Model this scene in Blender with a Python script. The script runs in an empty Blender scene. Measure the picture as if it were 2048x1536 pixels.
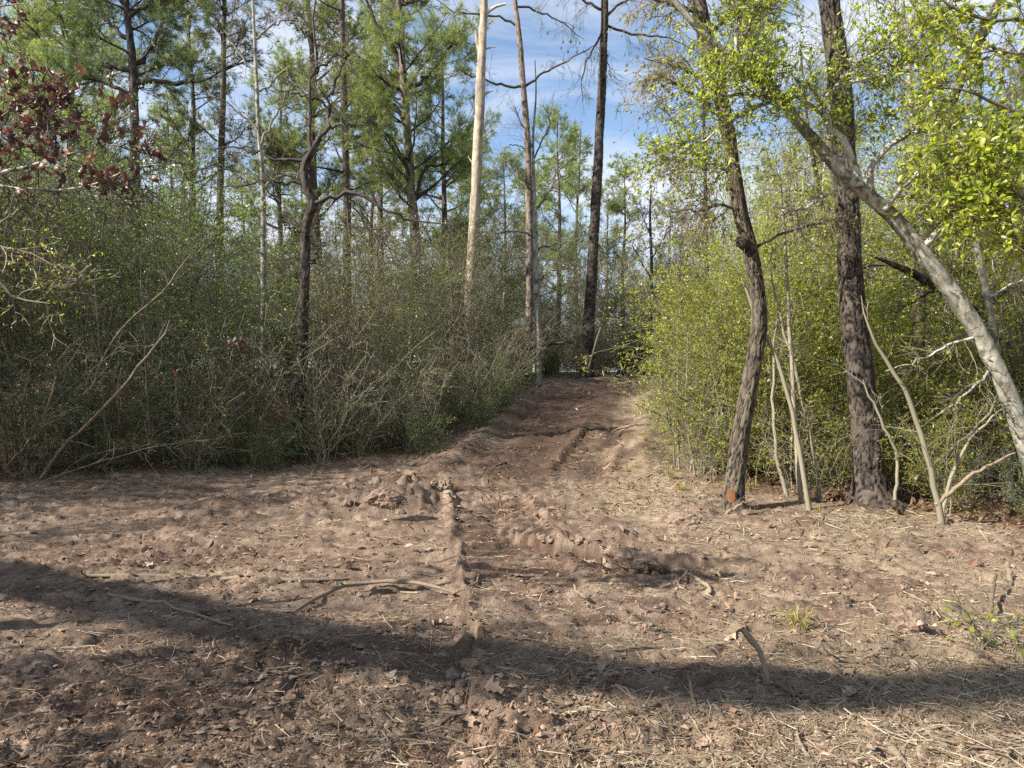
import bpy, math, random
import numpy as np
from mathutils import Vector

sc = bpy.context.scene
COL = sc.collection
RNG = np.random.default_rng(11)
R_ = math.radians

# ------------------------------------------------------------------ camera, sky, sun, exposure
CAMZ = 1.55
F = 1462.0                     # focal length in pixels of the 2048 px wide photograph
cam_d = bpy.data.cameras.new('camera')
cam_d.sensor_width = 36.0
cam_d.lens = F / 2048.0 * 36.0
cam_d.clip_start = 0.05
cam_d.clip_end = 2000.0
cam = bpy.data.objects.new('camera', cam_d)
COL.objects.link(cam)
cam.location = (0, 0, CAMZ)
cam.rotation_euler = (R_(90), 0, 0)
sc.camera = cam

SUN_EL = 36.0
SUN_AZ = -24.0                   # degrees in front of exactly left
sdir = Vector((-math.cos(R_(SUN_AZ)) * math.cos(R_(SUN_EL)), math.sin(R_(SUN_AZ)) * math.cos(R_(SUN_EL)), math.sin(R_(SUN_EL))))

world = bpy.data.worlds.new('World')
sc.world = world
world.use_nodes = True
wn, wl = world.node_tree.nodes, world.node_tree.links
wn.clear()
w_out = wn.new('ShaderNodeOutputWorld')
w_bg = wn.new('ShaderNodeBackground')
w_sky = wn.new('ShaderNodeTexSky')
w_sky.sky_type = 'NISHITA'
w_sky.sun_disc = False
w_sky.sun_elevation = R_(SUN_EL)
# rotation 0 = sun towards +Y, growing clockwise seen from above
w_sky.sun_rotation = math.atan2(sdir.x, sdir.y)
w_sky.altitude = 100
w_sky.air_density = 1.0
w_sky.dust_density = 0.5
w_sky.ozone_density = 1.6
w_tc = wn.new('ShaderNodeTexCoord')
w_map = wn.new('ShaderNodeMapping')
w_map.inputs['Scale'].default_value = (1.1, 1.1, 3.2)
w_map.inputs['Location'].default_value = (0.35, 0.2, 0.0)
w_no = wn.new('ShaderNodeTexNoise')
w_no.inputs['Scale'].default_value = 2.6
w_no.inputs['Detail'].default_value = 7.0
w_no.inputs['Roughness'].default_value = 0.55
w_no.inputs['Distortion'].default_value = 0.5
w_ramp = wn.new('ShaderNodeValToRGB')
w_ramp.color_ramp.elements[0].position = 0.42
w_ramp.color_ramp.elements[0].color = (0, 0, 0, 1)
w_ramp.color_ramp.elements[1].position = 0.66
w_ramp.color_ramp.elements[1].color = (1, 1, 1, 1)
w_mix = wn.new('ShaderNodeMix')
w_mix.data_type = 'RGBA'
w_mix.inputs['B'].default_value = (4.7, 4.9, 5.2, 1)     # sunlit cloud, in the units of the sky texture
w_mul = wn.new('ShaderNodeMath'); w_mul.operation = 'MULTIPLY'; w_mul.inputs[1].default_value = 0.85
wl.new(w_tc.outputs['Generated'], w_map.inputs['Vector'])
wl.new(w_map.outputs['Vector'], w_no.inputs['Vector'])
wl.new(w_no.outputs['Fac'], w_ramp.inputs['Fac'])
wl.new(w_ramp.outputs['Color'], w_mul.inputs[0])
wl.new(w_mul.outputs[0], w_mix.inputs['Factor'])
wl.new(w_sky.outputs['Color'], w_mix.inputs['A'])
wl.new(w_mix.outputs['Result'], w_bg.inputs['Color'])
w_bg.inputs['Strength'].default_value = 0.085
wl.new(w_bg.outputs[0], w_out.inputs['Surface'])

sun_d = bpy.data.lights.new('sun', 'SUN')
sun_d.energy = 5.0
sun_d.angle = R_(0.53)
sun_d.color = (1.0, 0.94, 0.84)
sun = bpy.data.objects.new('sun', sun_d)
COL.objects.link(sun)
sun.rotation_euler = (-sdir).to_track_quat('-Z', 'Y').to_euler()
sun.location = (-20, 4, 30)

sc.view_settings.view_transform = 'Standard'
sc.view_settings.look = 'None'
sc.view_settings.gamma = 1.0
sc.view_settings.use_curve_mapping = False
sc.view_settings.exposure = 1.42
sc.render.engine = 'CYCLES'
sc.cycles.max_bounces = 6
sc.cycles.diffuse_bounces = 4
sc.cycles.glossy_bounces = 2
sc.cycles.transmission_bounces = 4
sc.cycles.transparent_max_bounces = 4
sc.cycles.use_denoising = False
sc.render.film_transparent = False

# ------------------------------------------------------------------ noise in numpy
def _hash(ix, iy, seed):
    h = (ix.astype(np.int64) * 374761393 + iy.astype(np.int64) * 668265263 + seed * 974634777) & 0xFFFFFFFF
    h = ((h ^ (h >> 13)) * 1274126177) & 0xFFFFFFFF
    h = h ^ (h >> 16)
    return (h & 0xFFFFFF) / float(0xFFFFFF)

def vnoise(x, y, seed=0):
    x = np.asarray(x, float); y = np.asarray(y, float)
    ix = np.floor(x); iy = np.floor(y)
    fx = x - ix; fy = y - iy
    ux = fx * fx * (3 - 2 * fx); uy = fy * fy * (3 - 2 * fy)
    a = _hash(ix, iy, seed); b = _hash(ix + 1, iy, seed)
    c = _hash(ix, iy + 1, seed); d = _hash(ix + 1, iy + 1, seed)
    return (a + (b - a) * ux) * (1 - uy) + (c + (d - c) * ux) * uy

def fbm(x, y, octaves=4, seed=0, rough=0.5, ridged=False):
    s = 0.0; a = 1.0; t = 0.0
    c, n = math.cos(0.7), math.sin(0.7)
    for o in range(octaves):
        v = vnoise(x, y, seed + o * 17)
        if ridged:
            v = 1 - np.abs(2 * v - 1)
        s = s + a * v; t += a
        a *= rough
        x, y = (c * x - n * y) * 2.03 + 5.1, (n * x + c * y) * 2.03 + 3.7
    return s / t

def sstep(a, b, v):
    t = np.clip((v - a) / (b - a), 0, 1)
    return t * t * (3 - 2 * t)

# ------------------------------------------------------------------ the lie of the land
def hill(x, y):
    x = np.asarray(x, float); y = np.asarray(y, float)
    z = sum(np.interp(y + o, [-60, 10.5, 12.5, 15, 20, 26, 30, 60, 400], [0, 0, .1, .40, 1.12, 1.84, 2.04, 2.5, 2.5]) for o in (-2.4, -1.6, -.8, 0, .8, 1.6, 2.4)) / 7
    z = z + 0.18 * sstep(-3.0, -7.5, x) * sstep(7, 11, y)                     # bank under the thicket
    z = z + 0.05 * (fbm(x * .5, y * .5, 2, 5) - .5)
    return z

def at0(px, py):
    """a pixel of the photograph on the level part of the ground"""
    d = CAMZ * F / (py - 768.0)
    return np.array([(px - 1024.0) / F * d, d])

def P(px, py, d):
    return np.array([(px - 1024.0) / F * d, d, CAMZ - (py - 768.0) / F * d])

PATH_Y = [0, 4, 7, 11, 15, 20, 23, 25, 27]
PATH_X = [0.1, 0.1, 0.15, .27, 1.09, 2.1, 3.4, 5.2, 9.0]
def path_x(y):
    return np.interp(y, PATH_Y, PATH_X)

def seg_dist(x, y, pts):
    """distance to a polyline, signed side (+ = right of its travel) and length along it"""
    best = np.full(np.shape(x), 1e9); side = np.zeros(np.shape(x)); along = np.zeros(np.shape(x)); acc = 0.0
    for a, b in zip(pts[:-1], pts[1:]):
        a = np.asarray(a); b = np.asarray(b); e = b - a; L = np.hypot(*e)
        t = ((x - a[0]) * e[0] + (y - a[1]) * e[1]) / (L * L)
        tc = np.clip(t, 0, 1)
        dx = x - (a[0] + e[0] * tc); dy = y - (a[1] + e[1] * tc)
        dd = np.hypot(dx, dy)
        sd = np.sign(e[1] * (x - a[0]) - e[0] * (y - a[1]))
        m = dd < best
        best = np.where(m, dd, best); side = np.where(m, sd, side); along = np.where(m, acc + tc * L, along)
        acc += L
    return best, side, along

TREAD = [at0(975, 1000), at0(1010, 1080), at0(1075, 1235)]
TREAD2 = [np.array([1.05, 11.6]), np.array([1.55, 14.0]), np.array([2.2, 16.4])]
RUT = [at0(880, 965), at0(905, 1060), at0(935, 1200), at0(948, 1320), at0(945, 1440), at0(935, 1600)]
LIP = [at0(1045, 1078), at0(1110, 1100), at0(1190, 1110), at0(1265, 1135), at0(1370, 1135)]
MOUNDS = [  # px, py of the foot, half width, half depth, height
    (755, 1035, .75, .45, .34), (840, 1025, .40, .30, .20), (700, 1010, .5, .35, .2), (425, 1020, .45, .22, .13), (880, 1110, .28, .14, .12),
    (1130, 1060, .9, .35, .10), (1240, 1095, .45, .18, .13), (1360, 1055, .35, .2, .12), (560, 1335, .14, .10, .10),
    (930, 1330, .10, .16, .12), (1860, 1270, .35, .15, .09), (1600, 1310, .25, .12, .08), (250, 955, .8, .3, .15),
    (1610, 1065, .7, .25, .10), (1290, 1275, .16, .09, .06), (1170, 1200, .3, .08, .05), (690, 1210, .30, .1, .06), (40, 1350, .2, .12, .08)]

def relief(x, y, fine=True):
    """the churned-up dirt: mounds, ruts, tread marks and crumbs"""
    z = np.zeros(np.shape(x))
    fade = 1 - sstep(24, 30, y)
    wob = (fbm(x * 2.2, y * 2.2, 3, 31) - .5)
    for i, (px, py, hw, hd, h) in enumerate(MOUNDS):
        c = at0(px, py); c[1] += hd * .8
        q = ((x - c[0]) / hw) ** 2 + ((y - c[1]) / hd) ** 2
        q = q * (1 + 1.6 * wob)
        z = z + h * np.exp(-q * 1.3) * (.45 + 1.05 * fbm(x * 13, y * 14, 4, 40 + i, .66))
    d, s, al = seg_dist(x, y, RUT)
    sd = s * d + .16 * wob + .05 * (fbm(x * 9, y * 9, 2, 8) - .5)
    z = z + np.where(sd < 0, .065 * np.exp(-(sd / .45) ** 2) * (0.1 + 1.6 * fbm(x * 9, y * 10, 4, 7, .66)), -.035 * np.exp(-(sd / .3) ** 2)) * (1.2 - .95 * sstep(4.5, 7.5, y))
    d, s, al = seg_dist(x, y, LIP)
    z = z + np.where(s < 0, .10 * np.exp(-(d / .30) ** 2) * (.15 + 1.4 * fbm(x * 8, y * 9, 4, 9, .66)), -.05 * np.exp(-(d / .25) ** 2))
    dt, st, at_ = seg_dist(x, y, TREAD)
    end = sstep(0, .25, at_) * (1 - sstep(4.1, 4.75, at_))
    inside = (1 - sstep(.40, .50, dt + .10 * wob))
    tooth = np.abs(((at_ + .02 * (fbm(x * 3, y * 3, 2, 77) - .5)) / .19) % 1.0 - .5) * 2
    z = z + inside * end * (-.055 + .030 * sstep(.35, .65, tooth) * (.55 + .9 * fbm(x * 4, y * 9, 3, 78))) + end * .03 * np.exp(-((dt - .52) / .09) ** 2) * (.4 + fbm(x * 6, y * 6, 2, 3))
    dt2, st2, at2 = seg_dist(x, y, TREAD2)
    end2 = sstep(0, .3, at2) * (1 - sstep(4.2, 5, at2))
    in2 = 1 - sstep(.36, .46, dt2 + .08 * wob)
    tooth2 = np.abs((at2 / .17) % 1.0 - .5) * 2
    z = z + in2 * end2 * (-.06 + .045 * sstep(.25, .8, tooth2)) + end2 * .05 * np.exp(-((dt2 - .5) / .1) ** 2)
    # grouser marks out on the right
    c = at0(1660, 1185); u = (x - c[0]); v = (y - c[1])
    z = z - .03 * np.exp(-((u / .18) ** 2 + (v / .3) ** 2)) * sstep(.3, .8, np.abs((v / .13) % 1.0 - .5) * 2)
    # ruts that follow the track uphill
    o = x - path_x(y)
    on = sstep(10.5, 13, y) * fade
    z = z + on * (.035 * np.sin(o * 5.0 + 1.2 * wob) * np.exp(-(o / 1.6) ** 2) + .03 * (fbm(x * 2.4, y * 2.0, 3, 33) - .5) + .16 * sstep(1.2, 1.7, np.abs(o)) * np.exp(-((np.abs(o) - 1.6) / .5) ** 2))
    tear = fbm(x * 3.1, y * 6.5, 4, 61)
    z = z + fade * .06 * (fbm(x * 1.1, y * 1.5, 3, 21) - .5) + fade * .034 * sstep(.54, .59, tear)
    if fine:
        calm = (1 - .85 * inside * end) * (1 - .6 * in2 * end2)
        churn = .35 + 1.1 * sstep(.42, .66, fbm(x * .8, y * .9, 2, 91))
        z = z + calm * fade * churn * (.034 * (fbm(x * 4.0, y * 6.5, 3, 51, .6, True) - .55) + .016 * (fbm(x * 19, y * 27, 3, 71, .6) - .5))
        crumb = fbm(x * 42, y * 42, 2, 81)
        z = z + fade * churn * (.010 * sstep(.55, .8, crumb))
        clod = fbm(x * 13, y * 15, 2, 88)
        z = z + fade * churn * .016 * sstep(.60, .70, clod)
    return z

def ground_z(x, y, fine=False):
    x = np.asarray(x, float); y = np.asarray(y, float)
    return hill(x, y) + relief(x, y, fine)

# ------------------------------------------------------------------ masks of what covers the ground
def edge_left(y):
    return np.interp(y, [0, 9.5, 10.5, 11.5, 12.5, 13.5, 15, 19, 24, 28, 40], [-9.0, -8.2, -6.8, -5.4, -3.6, -1.9, -1.3, -.6, -.3, -.5, -1])
def edge_right(y):
    return np.interp(y, [0, 7.5, 8.6, 9.4, 10.2, 11.5, 14, 20, 23, 24.5, 26], [6, 5.2, 4.4, 3.6, 3.2, 2.9, 3.3, 4.9, 6.4, 9, 14])

def straw_mask(x, y):
    n = fbm(x * 1.3, y * 1.6, 4, 101)
    verge = np.exp(-((x - (path_x(y) + 1.7)) / .8) ** 2) * sstep(7.5, 9.5, y) * (1 - sstep(19, 24, y))
    right = sstep(.3, 3.0, x) * (1 - sstep(9.5, 11, y)) * .5
    low = sstep(-1.2, .8, x) * (1 - sstep(3.8, 5.0, y)) * .38
    leftv = np.exp(-((x - (edge_left(y) + .5)) / .7) ** 2) * .55 * sstep(8, 10, y)
    base = np.clip(verge * 1.15 + right + low + leftv, 0, 1.2)
    return np.clip(base * sstep(.30, .62, n) * 1.5, 0, 1)

def litter_mask(x, y):
    l = sstep(.9, -.6, x - edge_left(y)) * sstep(7.5, 9.5, y)
    r = sstep(-.3, .9, x - edge_right(y)) * sstep(6.5, 8, y)
    far = sstep(25.0, 27.5, y)
    return np.clip(l + r + far, 0, 1)

# ------------------------------------------------------------------ mesh helpers
def norm(v):
    return v / np.maximum(np.linalg.norm(v, axis=-1, keepdims=True), 1e-9)

class Buf:
    def __init__(self):
        self.V = []; self.T = []; self.Q = []; self.A = []; self.TM = []; self.QM = []; self.n = 0
    def add(self, v, quads=None, tris=None, mat=0, a=None):
        v = np.asarray(v, float).reshape(-1, 3)
        self.V.append(v)
        self.A.append(np.full(len(v), .5) if a is None else np.asarray(a, float).reshape(-1))
        if quads is not None and len(quads):
            q = np.asarray(quads, np.int64).reshape(-1, 4) + self.n
            self.Q.append(q); self.QM.append(np.full(len(q), mat, np.int32))
        if tris is not None and len(tris):
            t = np.asarray(tris, np.int64).reshape(-1, 3) + self.n
            self.T.append(t); self.TM.append(np.full(len(t), mat, np.int32))
        self.n += len(v)
    def mesh(self, name, mats, origin=(0, 0, 0), smooth=False):
        V = (np.concatenate(self.V) if self.V else np.zeros((0, 3))) - np.asarray(origin, float)
        A = np.concatenate(self.A) if self.A else np.zeros(0)
        Q = np.concatenate(self.Q) if self.Q else np.zeros((0, 4), np.int64)
        T = np.concatenate(self.T) if self.T else np.zeros((0, 3), np.int64)
        m = bpy.data.meshes.new(name)
        m.vertices.add(len(V)); m.vertices.foreach_set('co', V.astype(np.float32).ravel())
        nl = Q.size + T.size
        m.loops.add(nl); m.loops.foreach_set('vertex_index', np.concatenate([Q.ravel(), T.ravel()]).astype(np.int32))
        m.polygons.add(len(Q) + len(T))
        st = np.concatenate([np.arange(len(Q)) * 4, len(Q) * 4 + np.arange(len(T)) * 3]).astype(np.int32)
        m.polygons.foreach_set('loop_start', st)
        mi = np.concatenate((self.QM if self.Q else []) + (self.TM if self.T else [])) if (self.Q or self.T) else np.zeros(0, np.int32)
        for mm in mats:
            m.materials.append(mm)
        m.polygons.foreach_set('material_index', mi.astype(np.int32))
        m.polygons.foreach_set('use_smooth', np.full(len(Q) + len(T), smooth, bool))
        at = m.attributes.new('v', 'FLOAT', 'POINT')
        at.data.foreach_set('value', A.astype(np.float32))
        m.update(calc_edges=True)
        return m
    def build(self, name, mats, parent=None, origin=(0, 0, 0), smooth=False, kind=None):
        if not isinstance(mats, (list, tuple)):
            mats = [mats]
        o = bpy.data.objects.new(name, self.mesh(name, mats, origin, smooth))
        COL.objects.link(o)
        if parent is not None:
            o.parent = parent
        else:
            o.location = origin
        if kind:
            o['kind'] = kind
        return o

def tag(o, label, cat, group=None, kind=None):
    if label: o['label'] = label
    if cat: o['category'] = cat
    if group: o['group'] = group
    if kind: o['kind'] = kind
    return o

def thing(name, label, cat, loc, group=None):
    o = bpy.data.objects.new(name, None)
    o.empty_display_size = .2
    COL.objects.link(o)
    o.location = loc
    return tag(o, label, cat, group)

def frames(pts):
    """two normals per point of every polyline (M,N,3)"""
    t = np.empty_like(pts)
    t[:, 1:-1] = pts[:, 2:] - pts[:, :-2]; t[:, 0] = pts[:, 1] - pts[:, 0]; t[:, -1] = pts[:, -1] - pts[:, -2]
    t = norm(t)
    ref = np.where(np.abs(t[:, :1, 2:3]) > .9, np.array([1., 0, 0]), np.array([0, 0, 1.]))
    ref = np.broadcast_to(ref, t.shape)
    u = norm(np.cross(t, ref)); w = np.cross(t, u)
    return t, u, w

def tubes(buf, pts, rad, sides=3, mat=0, a=None):
    pts = np.asarray(pts, float); M, N, _ = pts.shape
    if M == 0: return
    rad = np.broadcast_to(rad, (M, N))
    t, u, w = frames(pts)
    th = np.arange(sides) * 2 * math.pi / sides
    ring = pts[:, :, None, :] + rad[:, :, None, None] * (np.cos(th)[None, None, :, None] * u[:, :, None, :] + np.sin(th)[None, None, :, None] * w[:, :, None, :])
    idx = np.arange(M * N * sides).reshape(M, N, sides)
    nx = np.roll(idx, -1, axis=2)
    q = np.stack([idx[:, :-1], nx[:, :-1], nx[:, 1:], idx[:, 1:]], -1).reshape(-1, 4)
    av = np.repeat(.38 + .42 * RNG.random(M) if a is None else np.broadcast_to(a, (M,)), N * sides)
    buf.add(ring, quads=q, mat=mat, a=av)

def spline(pts, n):
    """Catmull-Rom through pts (K,3..) -> n points evenly spaced along"""
    p = np.asarray(pts, float)
    if len(p) == 2:
        s = np.linspace(0, 1, n)[:, None]
        return p[0] * (1 - s) + p[1] * s
    e = np.vstack([2 * p[0] - p[1], p, 2 * p[-1] - p[-2]])
    out = []
    for i in range(1, len(e) - 2):
        t = np.linspace(0, 1, 24, endpoint=False)[:, None]
        a, b, c, d = e[i - 1], e[i], e[i + 1], e[i + 2]
        out.append(.5 * (2 * b + (c - a) * t + (2 * a - 5 * b + 4 * c - d) * t * t + (3 * b - a - 3 * c + d) * t ** 3))
    out.append(p[-1:])
    o = np.vstack(out)
    L = np.concatenate([[0], np.cumsum(np.linalg.norm(np.diff(o[:, :3], axis=0), axis=1))])
    s = np.linspace(0, L[-1], n)
    return np.stack([np.interp(s, L, o[:, k]) for k in range(o.shape[1])], -1)

def cells(u, v, nu, seed):
    """F2-F1 cell pattern, periodic in u with period nu"""
    iu = np.floor(u); iv = np.floor(v)
    f1 = np.full(u.shape, 9.0); f2 = np.full(u.shape, 9.0); idc = np.zeros(u.shape)
    for du in (-1, 0, 1):
        for dv in (-1, 0, 1):
            cu = iu + du; cv = iv + dv
            wu = np.mod(cu, nu)
            px = cu + .15 + .7 * _hash(wu, cv, seed); py = cv + .1 + .8 * _hash(wu, cv, seed + 5)
            d = np.maximum(np.abs(u - px), np.abs(v - py)) * .6 + .4 * np.hypot(u - px, v - py)
            m1 = d < f1
            f2 = np.where(m1, f1, np.minimum(f2, d)); idc = np.where(m1, _hash(wu, cv, seed + 9), idc); f1 = np.where(m1, d, f1)
    return f2 - f1, idc

def trunk(buf, pts, style='smooth', sides=20, row=.05, mat=0, seed=0, depth=None, flare=.0):
    """pts: (K,4) x y z radius. A trunk with real bark relief; attribute v = height of the relief"""
    p = np.asarray(pts, float)
    L = np.sum(np.linalg.norm(np.diff(p[:, :3], axis=0), axis=1))
    n = max(8, int(L / row))
    s = spline(p, n)
    c = s[:, :3]; r = np.maximum(s[:, 3], .004)
    jx = (fbm(np.linspace(0, L * 1.1, n), np.full(n, seed + .5), 2, seed) - .5) * r * .35
    c = c + np.stack([jx, jx[::-1] * .5, np.zeros(n)], -1)
    t = norm(np.gradient(c, axis=0))
    u = norm(np.cross(t, np.array([0, 1., 0.13]))); w = np.cross(t, u)
    th = np.arange(sides) * 2 * math.pi / sides
    TH, S = np.meshgrid(th, np.linspace(0, L, n))
    Rm = float(np.mean(r))
    if style == 'pine':
        nu = max(5, int(round(2 * math.pi * Rm / .070)))
        w1 = fbm(np.cos(TH) * 3 * Rm / .2 + seed, S * 3.5 + np.sin(TH) * 3 * Rm / .2, 3, seed) - .5; w2 = fbm(np.sin(TH) * 4 + 9, S * 4 + np.cos(TH) * 4, 3, seed + 2) - .5
        uu = TH / (2 * math.pi) * nu + 1.7 * w1; vv = S / .19 + 1.5 * w2
        e, idc = cells(uu, vv, nu, seed)
        e2, id2 = cells(uu * 2, vv * 2.2, nu * 2, seed + 3)
        h = sstep(.015, .15, e) * (.52 + .36 * idc) + .22 * sstep(.02, .14, e2) * id2 + .30 * (fbm(TH * 9, S * 26, 2, seed + 4) - .5)
        dep = .020 if depth is None else depth
    elif style == 'oak':
        nu = max(8, int(round(2 * math.pi * Rm / .030)))
        w1 = fbm(np.cos(TH) * 2.5 + seed, S * 5 + np.sin(TH) * 2.5, 3, seed) - .5
        uu = TH / (2 * math.pi) * nu + 1.5 * w1; vv = S / .21 + 2. * (fbm(np.sin(TH) * 3, S * 3 + np.cos(TH) * 3, 2, seed + 2) - .5)
        e, idc = cells(uu, vv, nu, seed)
        h = sstep(.02, .20, e) * (.5 + .40 * idc) + .32 * (fbm(TH * 10, S * 22, 2, seed) - .4)
        dep = .015 if depth is None else depth
    else:
        h = .5 * fbm(np.cos(TH) * 1.5 + seed, S * 2.2 + np.sin(TH) * 1.5, 4, seed) + .25 * vnoise(TH * 3, S * 14, seed)
        dep = .012 if depth is None else depth
    lump = (fbm(np.cos(TH) * 1.1 + seed * 3, S * 1.3 + np.sin(TH) * 1.1, 2, seed + 50) - .5) * .22
    lump = lump + flare * np.exp(-np.maximum(S - .12, 0) / (.9 * Rm + .04)) * (.25 + .75 * fbm(np.cos(TH) * 1.6 + seed, np.sin(TH) * 1.6 + 4, 2, seed + 70))
    rr = r[:, None] * (1 + lump) + (h - .6) * np.minimum(dep, r[:, None] * .25)
    V = c[:, None, :] + rr[:, :, None] * (np.cos(TH)[:, :, None] * u[:, None, :] + np.sin(TH)[:, :, None] * w[:, None, :])
    idx = np.arange(n * sides).reshape(n, sides); nx = np.roll(idx, -1, 1)
    q = np.stack([idx[:-1], nx[:-1], nx[1:], idx[1:]], -1).reshape(-1, 4)
    buf.add(V, quads=q, mat=mat, a=h)
    cap = c[-1] + t[-1] * r[-1] * .4
    base = idx[-1]
    buf.add(np.vstack([V[-1], cap[None]]), tris=[(k, (k + 1) % sides, sides) for k in range(sides)], mat=mat, a=np.full(sides + 1, .4))
    return s

def grow(parents, prad, counts, trange, length, angle, up=0., droop=0., jit=.12, N=4, fall=.5, tpow=1., flat=0., rng=RNG):
    """children of every parent polyline; returns pts (n,N,3), base radius, t"""
    parents = np.asarray(parents, float); M, K, _ = parents.shape
    prad = np.broadcast_to(prad, (M, K))
    pi = np.repeat(np.arange(M), counts) if np.ndim(counts) else np.repeat(np.arange(M), int(counts))
    n = len(pi)
    t = trange[0] + (trange[1] - trange[0]) * rng.random(n) ** tpow
    sg = np.clip(t * (K - 1), 0, K - 1 - 1e-6); i0 = sg.astype(int); f = (sg - i0)[:, None]
    a = parents[pi, i0]; b = parents[pi, i0 + 1]
    base = a * (1 - f) + b * f
    tan = norm(b - a)
    r = prad[pi, i0] * (1 - f[:, 0]) + prad[pi, i0 + 1] * f[:, 0]
    rv = rng.normal(size=(n, 3)); rv[:, 2] *= (1 - flat)
    perp = norm(rv - (rv * tan).sum(1, keepdims=True) * tan)
    ang = np.radians(angle[0] + (angle[1] - angle[0]) * rng.random(n))[:, None]
    d = np.cos(ang) * tan + np.sin(ang) * perp
    d[:, 2] += up
    d = norm(d)
    L = length * (1 - fall * t) * (.55 + .75 * rng.random(n))
    s = np.linspace(0, 1, N)
    bend = rng.normal(size=(n, 3)) * jit * 1.5
    pts = base[:, None, :] + d[:, None, :] * (L[:, None] * s)[:, :, None] + bend[:, None, :] * (L[:, None] * s * s)[:, :, None]
    zz = rng.normal(size=(n, N, 3)) * (L * jit * .45)[:, None, None]; zz[:, 0] = 0
    pts = pts + np.cumsum(zz, 1) * .5
    pts[:, :, 2] -= droop * (L[:, None] * s * s)
    return pts, r, t

def taper(r0, r1, N):
    s = np.linspace(0, 1, N)
    return np.asarray(r0)[:, None] * (1 - s) + np.asarray(r1)[:, None] * s if np.ndim(r0) else (r0 * (1 - s) + r1 * s)[None, :]

def leaves(buf, tw, per, length, width, mat=1, spread=.9, up=.5, fold=False, trange=(.15, 1.), keep=1.0, rng=RNG):
    """small flat blades along every twig; fold = six points, creased along the midrib"""
    tw = np.asarray(tw, float); M, N, _ = tw.shape
    pi = np.repeat(np.arange(M), per); n = len(pi)
    if keep < 1:
        m = rng.random(n) < keep; pi = pi[m]; n = len(pi)
    if n == 0: return
    t = trange[0] + (trange[1] - trange[0]) * rng.random(n)
    sg = np.clip(t * (N - 1), 0, N - 1 - 1e-6); i0 = sg.astype(int); f = (sg - i0)[:, None]
    a = tw[pi, i0]; b = tw[pi, i0 + 1]
    base = a * (1 - f) + b * f
    tan = norm(b - a)
    d = norm(tan * .7 + rng.normal(size=(n, 3)) * spread)
    nrm = rng.normal(size=(n, 3)) * .75; nrm[:, 2] += up
    side = norm(np.cross(d, nrm)); nn = np.cross(side, d)
    L = (length * (.6 + .7 * rng.random(n)))[:, None]; W = L * width / length * .5
    v = rng.random(n)
    if not fold:
        V = np.stack([base, base + d * L * .45 + side * W, base + d * L, base + d * L * .45 - side * W], 1)
        buf.add(V, quads=np.arange(n * 4).reshape(n, 4), mat=mat, a=np.repeat(v, 4))
    else:
        up_ = nn * W * .45
        curl = nn * L * (-.18 * rng.random(n)[:, None])
        V = np.stack([base, base + d * L * .3 + side * W * .9 + up_, base + d * L * .68 + side * W * .85 + up_ + curl * .4, base + d * L + curl,
                      base + d * L * .68 - side * W * .85 + up_ + curl * .4, base + d * L * .3 - side * W * .9 + up_], 1)
        k = np.arange(n)[:, None] * 6
        buf.add(V, quads=np.concatenate([k + [0, 1, 2, 3], k + [0, 3, 4, 5]]), mat=mat, a=np.repeat(v, 6))

def tufts(buf, c, d, per, length, w, mat=1, cone=.8, rng=RNG):
    """brushes of pine needles"""
    n = len(c) * per
    pi = np.repeat(np.arange(len(c)), per)
    dd = norm(d[pi] + rng.normal(size=(n, 3)) * cone)
    base = c[pi] - d[pi] * (rng.random(n)[:, None] * length * .55) + rng.normal(size=(n, 3)) * .012
    L = (length * (.65 + .5 * rng.random(n)))[:, None]
    side = norm(np.cross(dd, rng.normal(size=(n, 3)))) * w * .5
    sag = np.zeros((n, 3)); sag[:, 2] = -.12
    V = np.stack([base - side, base + side, base + (dd + sag) * L], 1)
    v = np.clip(np.repeat(rng.random(len(c)), per) * .7 + .3 * rng.random(n), 0, 1)
    buf.add(V, tris=np.arange(n * 3).reshape(n, 3), mat=mat, a=np.repeat(v, 3))

# ------------------------------------------------------------------ materials
def mat_new(name):
    m = bpy.data.materials.new(name); m.use_nodes = True
    nt = m.node_tree; nt.nodes.clear()
    out = nt.nodes.new('ShaderNodeOutputMaterial')
    return m, nt.nodes, nt.links, out

def ramp(n, stops):
    r = n.new('ShaderNodeValToRGB'); e = r.color_ramp.elements
    while len(e) < len(stops): e.new(.5)
    for k, (p, c) in enumerate(stops):
        e[k].position = p; e[k].color = (*c, 1)
    return r

def noise(n, l, scale, detail=4, rough=.55, vec=None, dist=0.):
    t = n.new('ShaderNodeTexNoise'); t.inputs['Scale'].default_value = scale
    t.inputs['Detail'].default_value = detail; t.inputs['Roughness'].default_value = rough; t.inputs['Distortion'].default_value = dist
    if vec is not None: l.new(vec, t.inputs['Vector'])
    return t

def mixc(n, l, fac, a, b, mode='MIX'):
    m = n.new('ShaderNodeMix'); m.data_type = 'RGBA'; m.blend_type = mode
    for sock, val in (('Factor', fac), ('A', a), ('B', b)):
        i = m.inputs[sock] if sock == 'Factor' else [x for x in m.inputs if x.name == sock and x.type == 'RGBA'][0]
        if hasattr(val, 'links'): l.new(val, i)
        elif sock == 'Factor': i.default_value = val
        else: i.default_value = (*val, 1)
    return [x for x in m.outputs if x.type == 'RGBA'][0]

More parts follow.
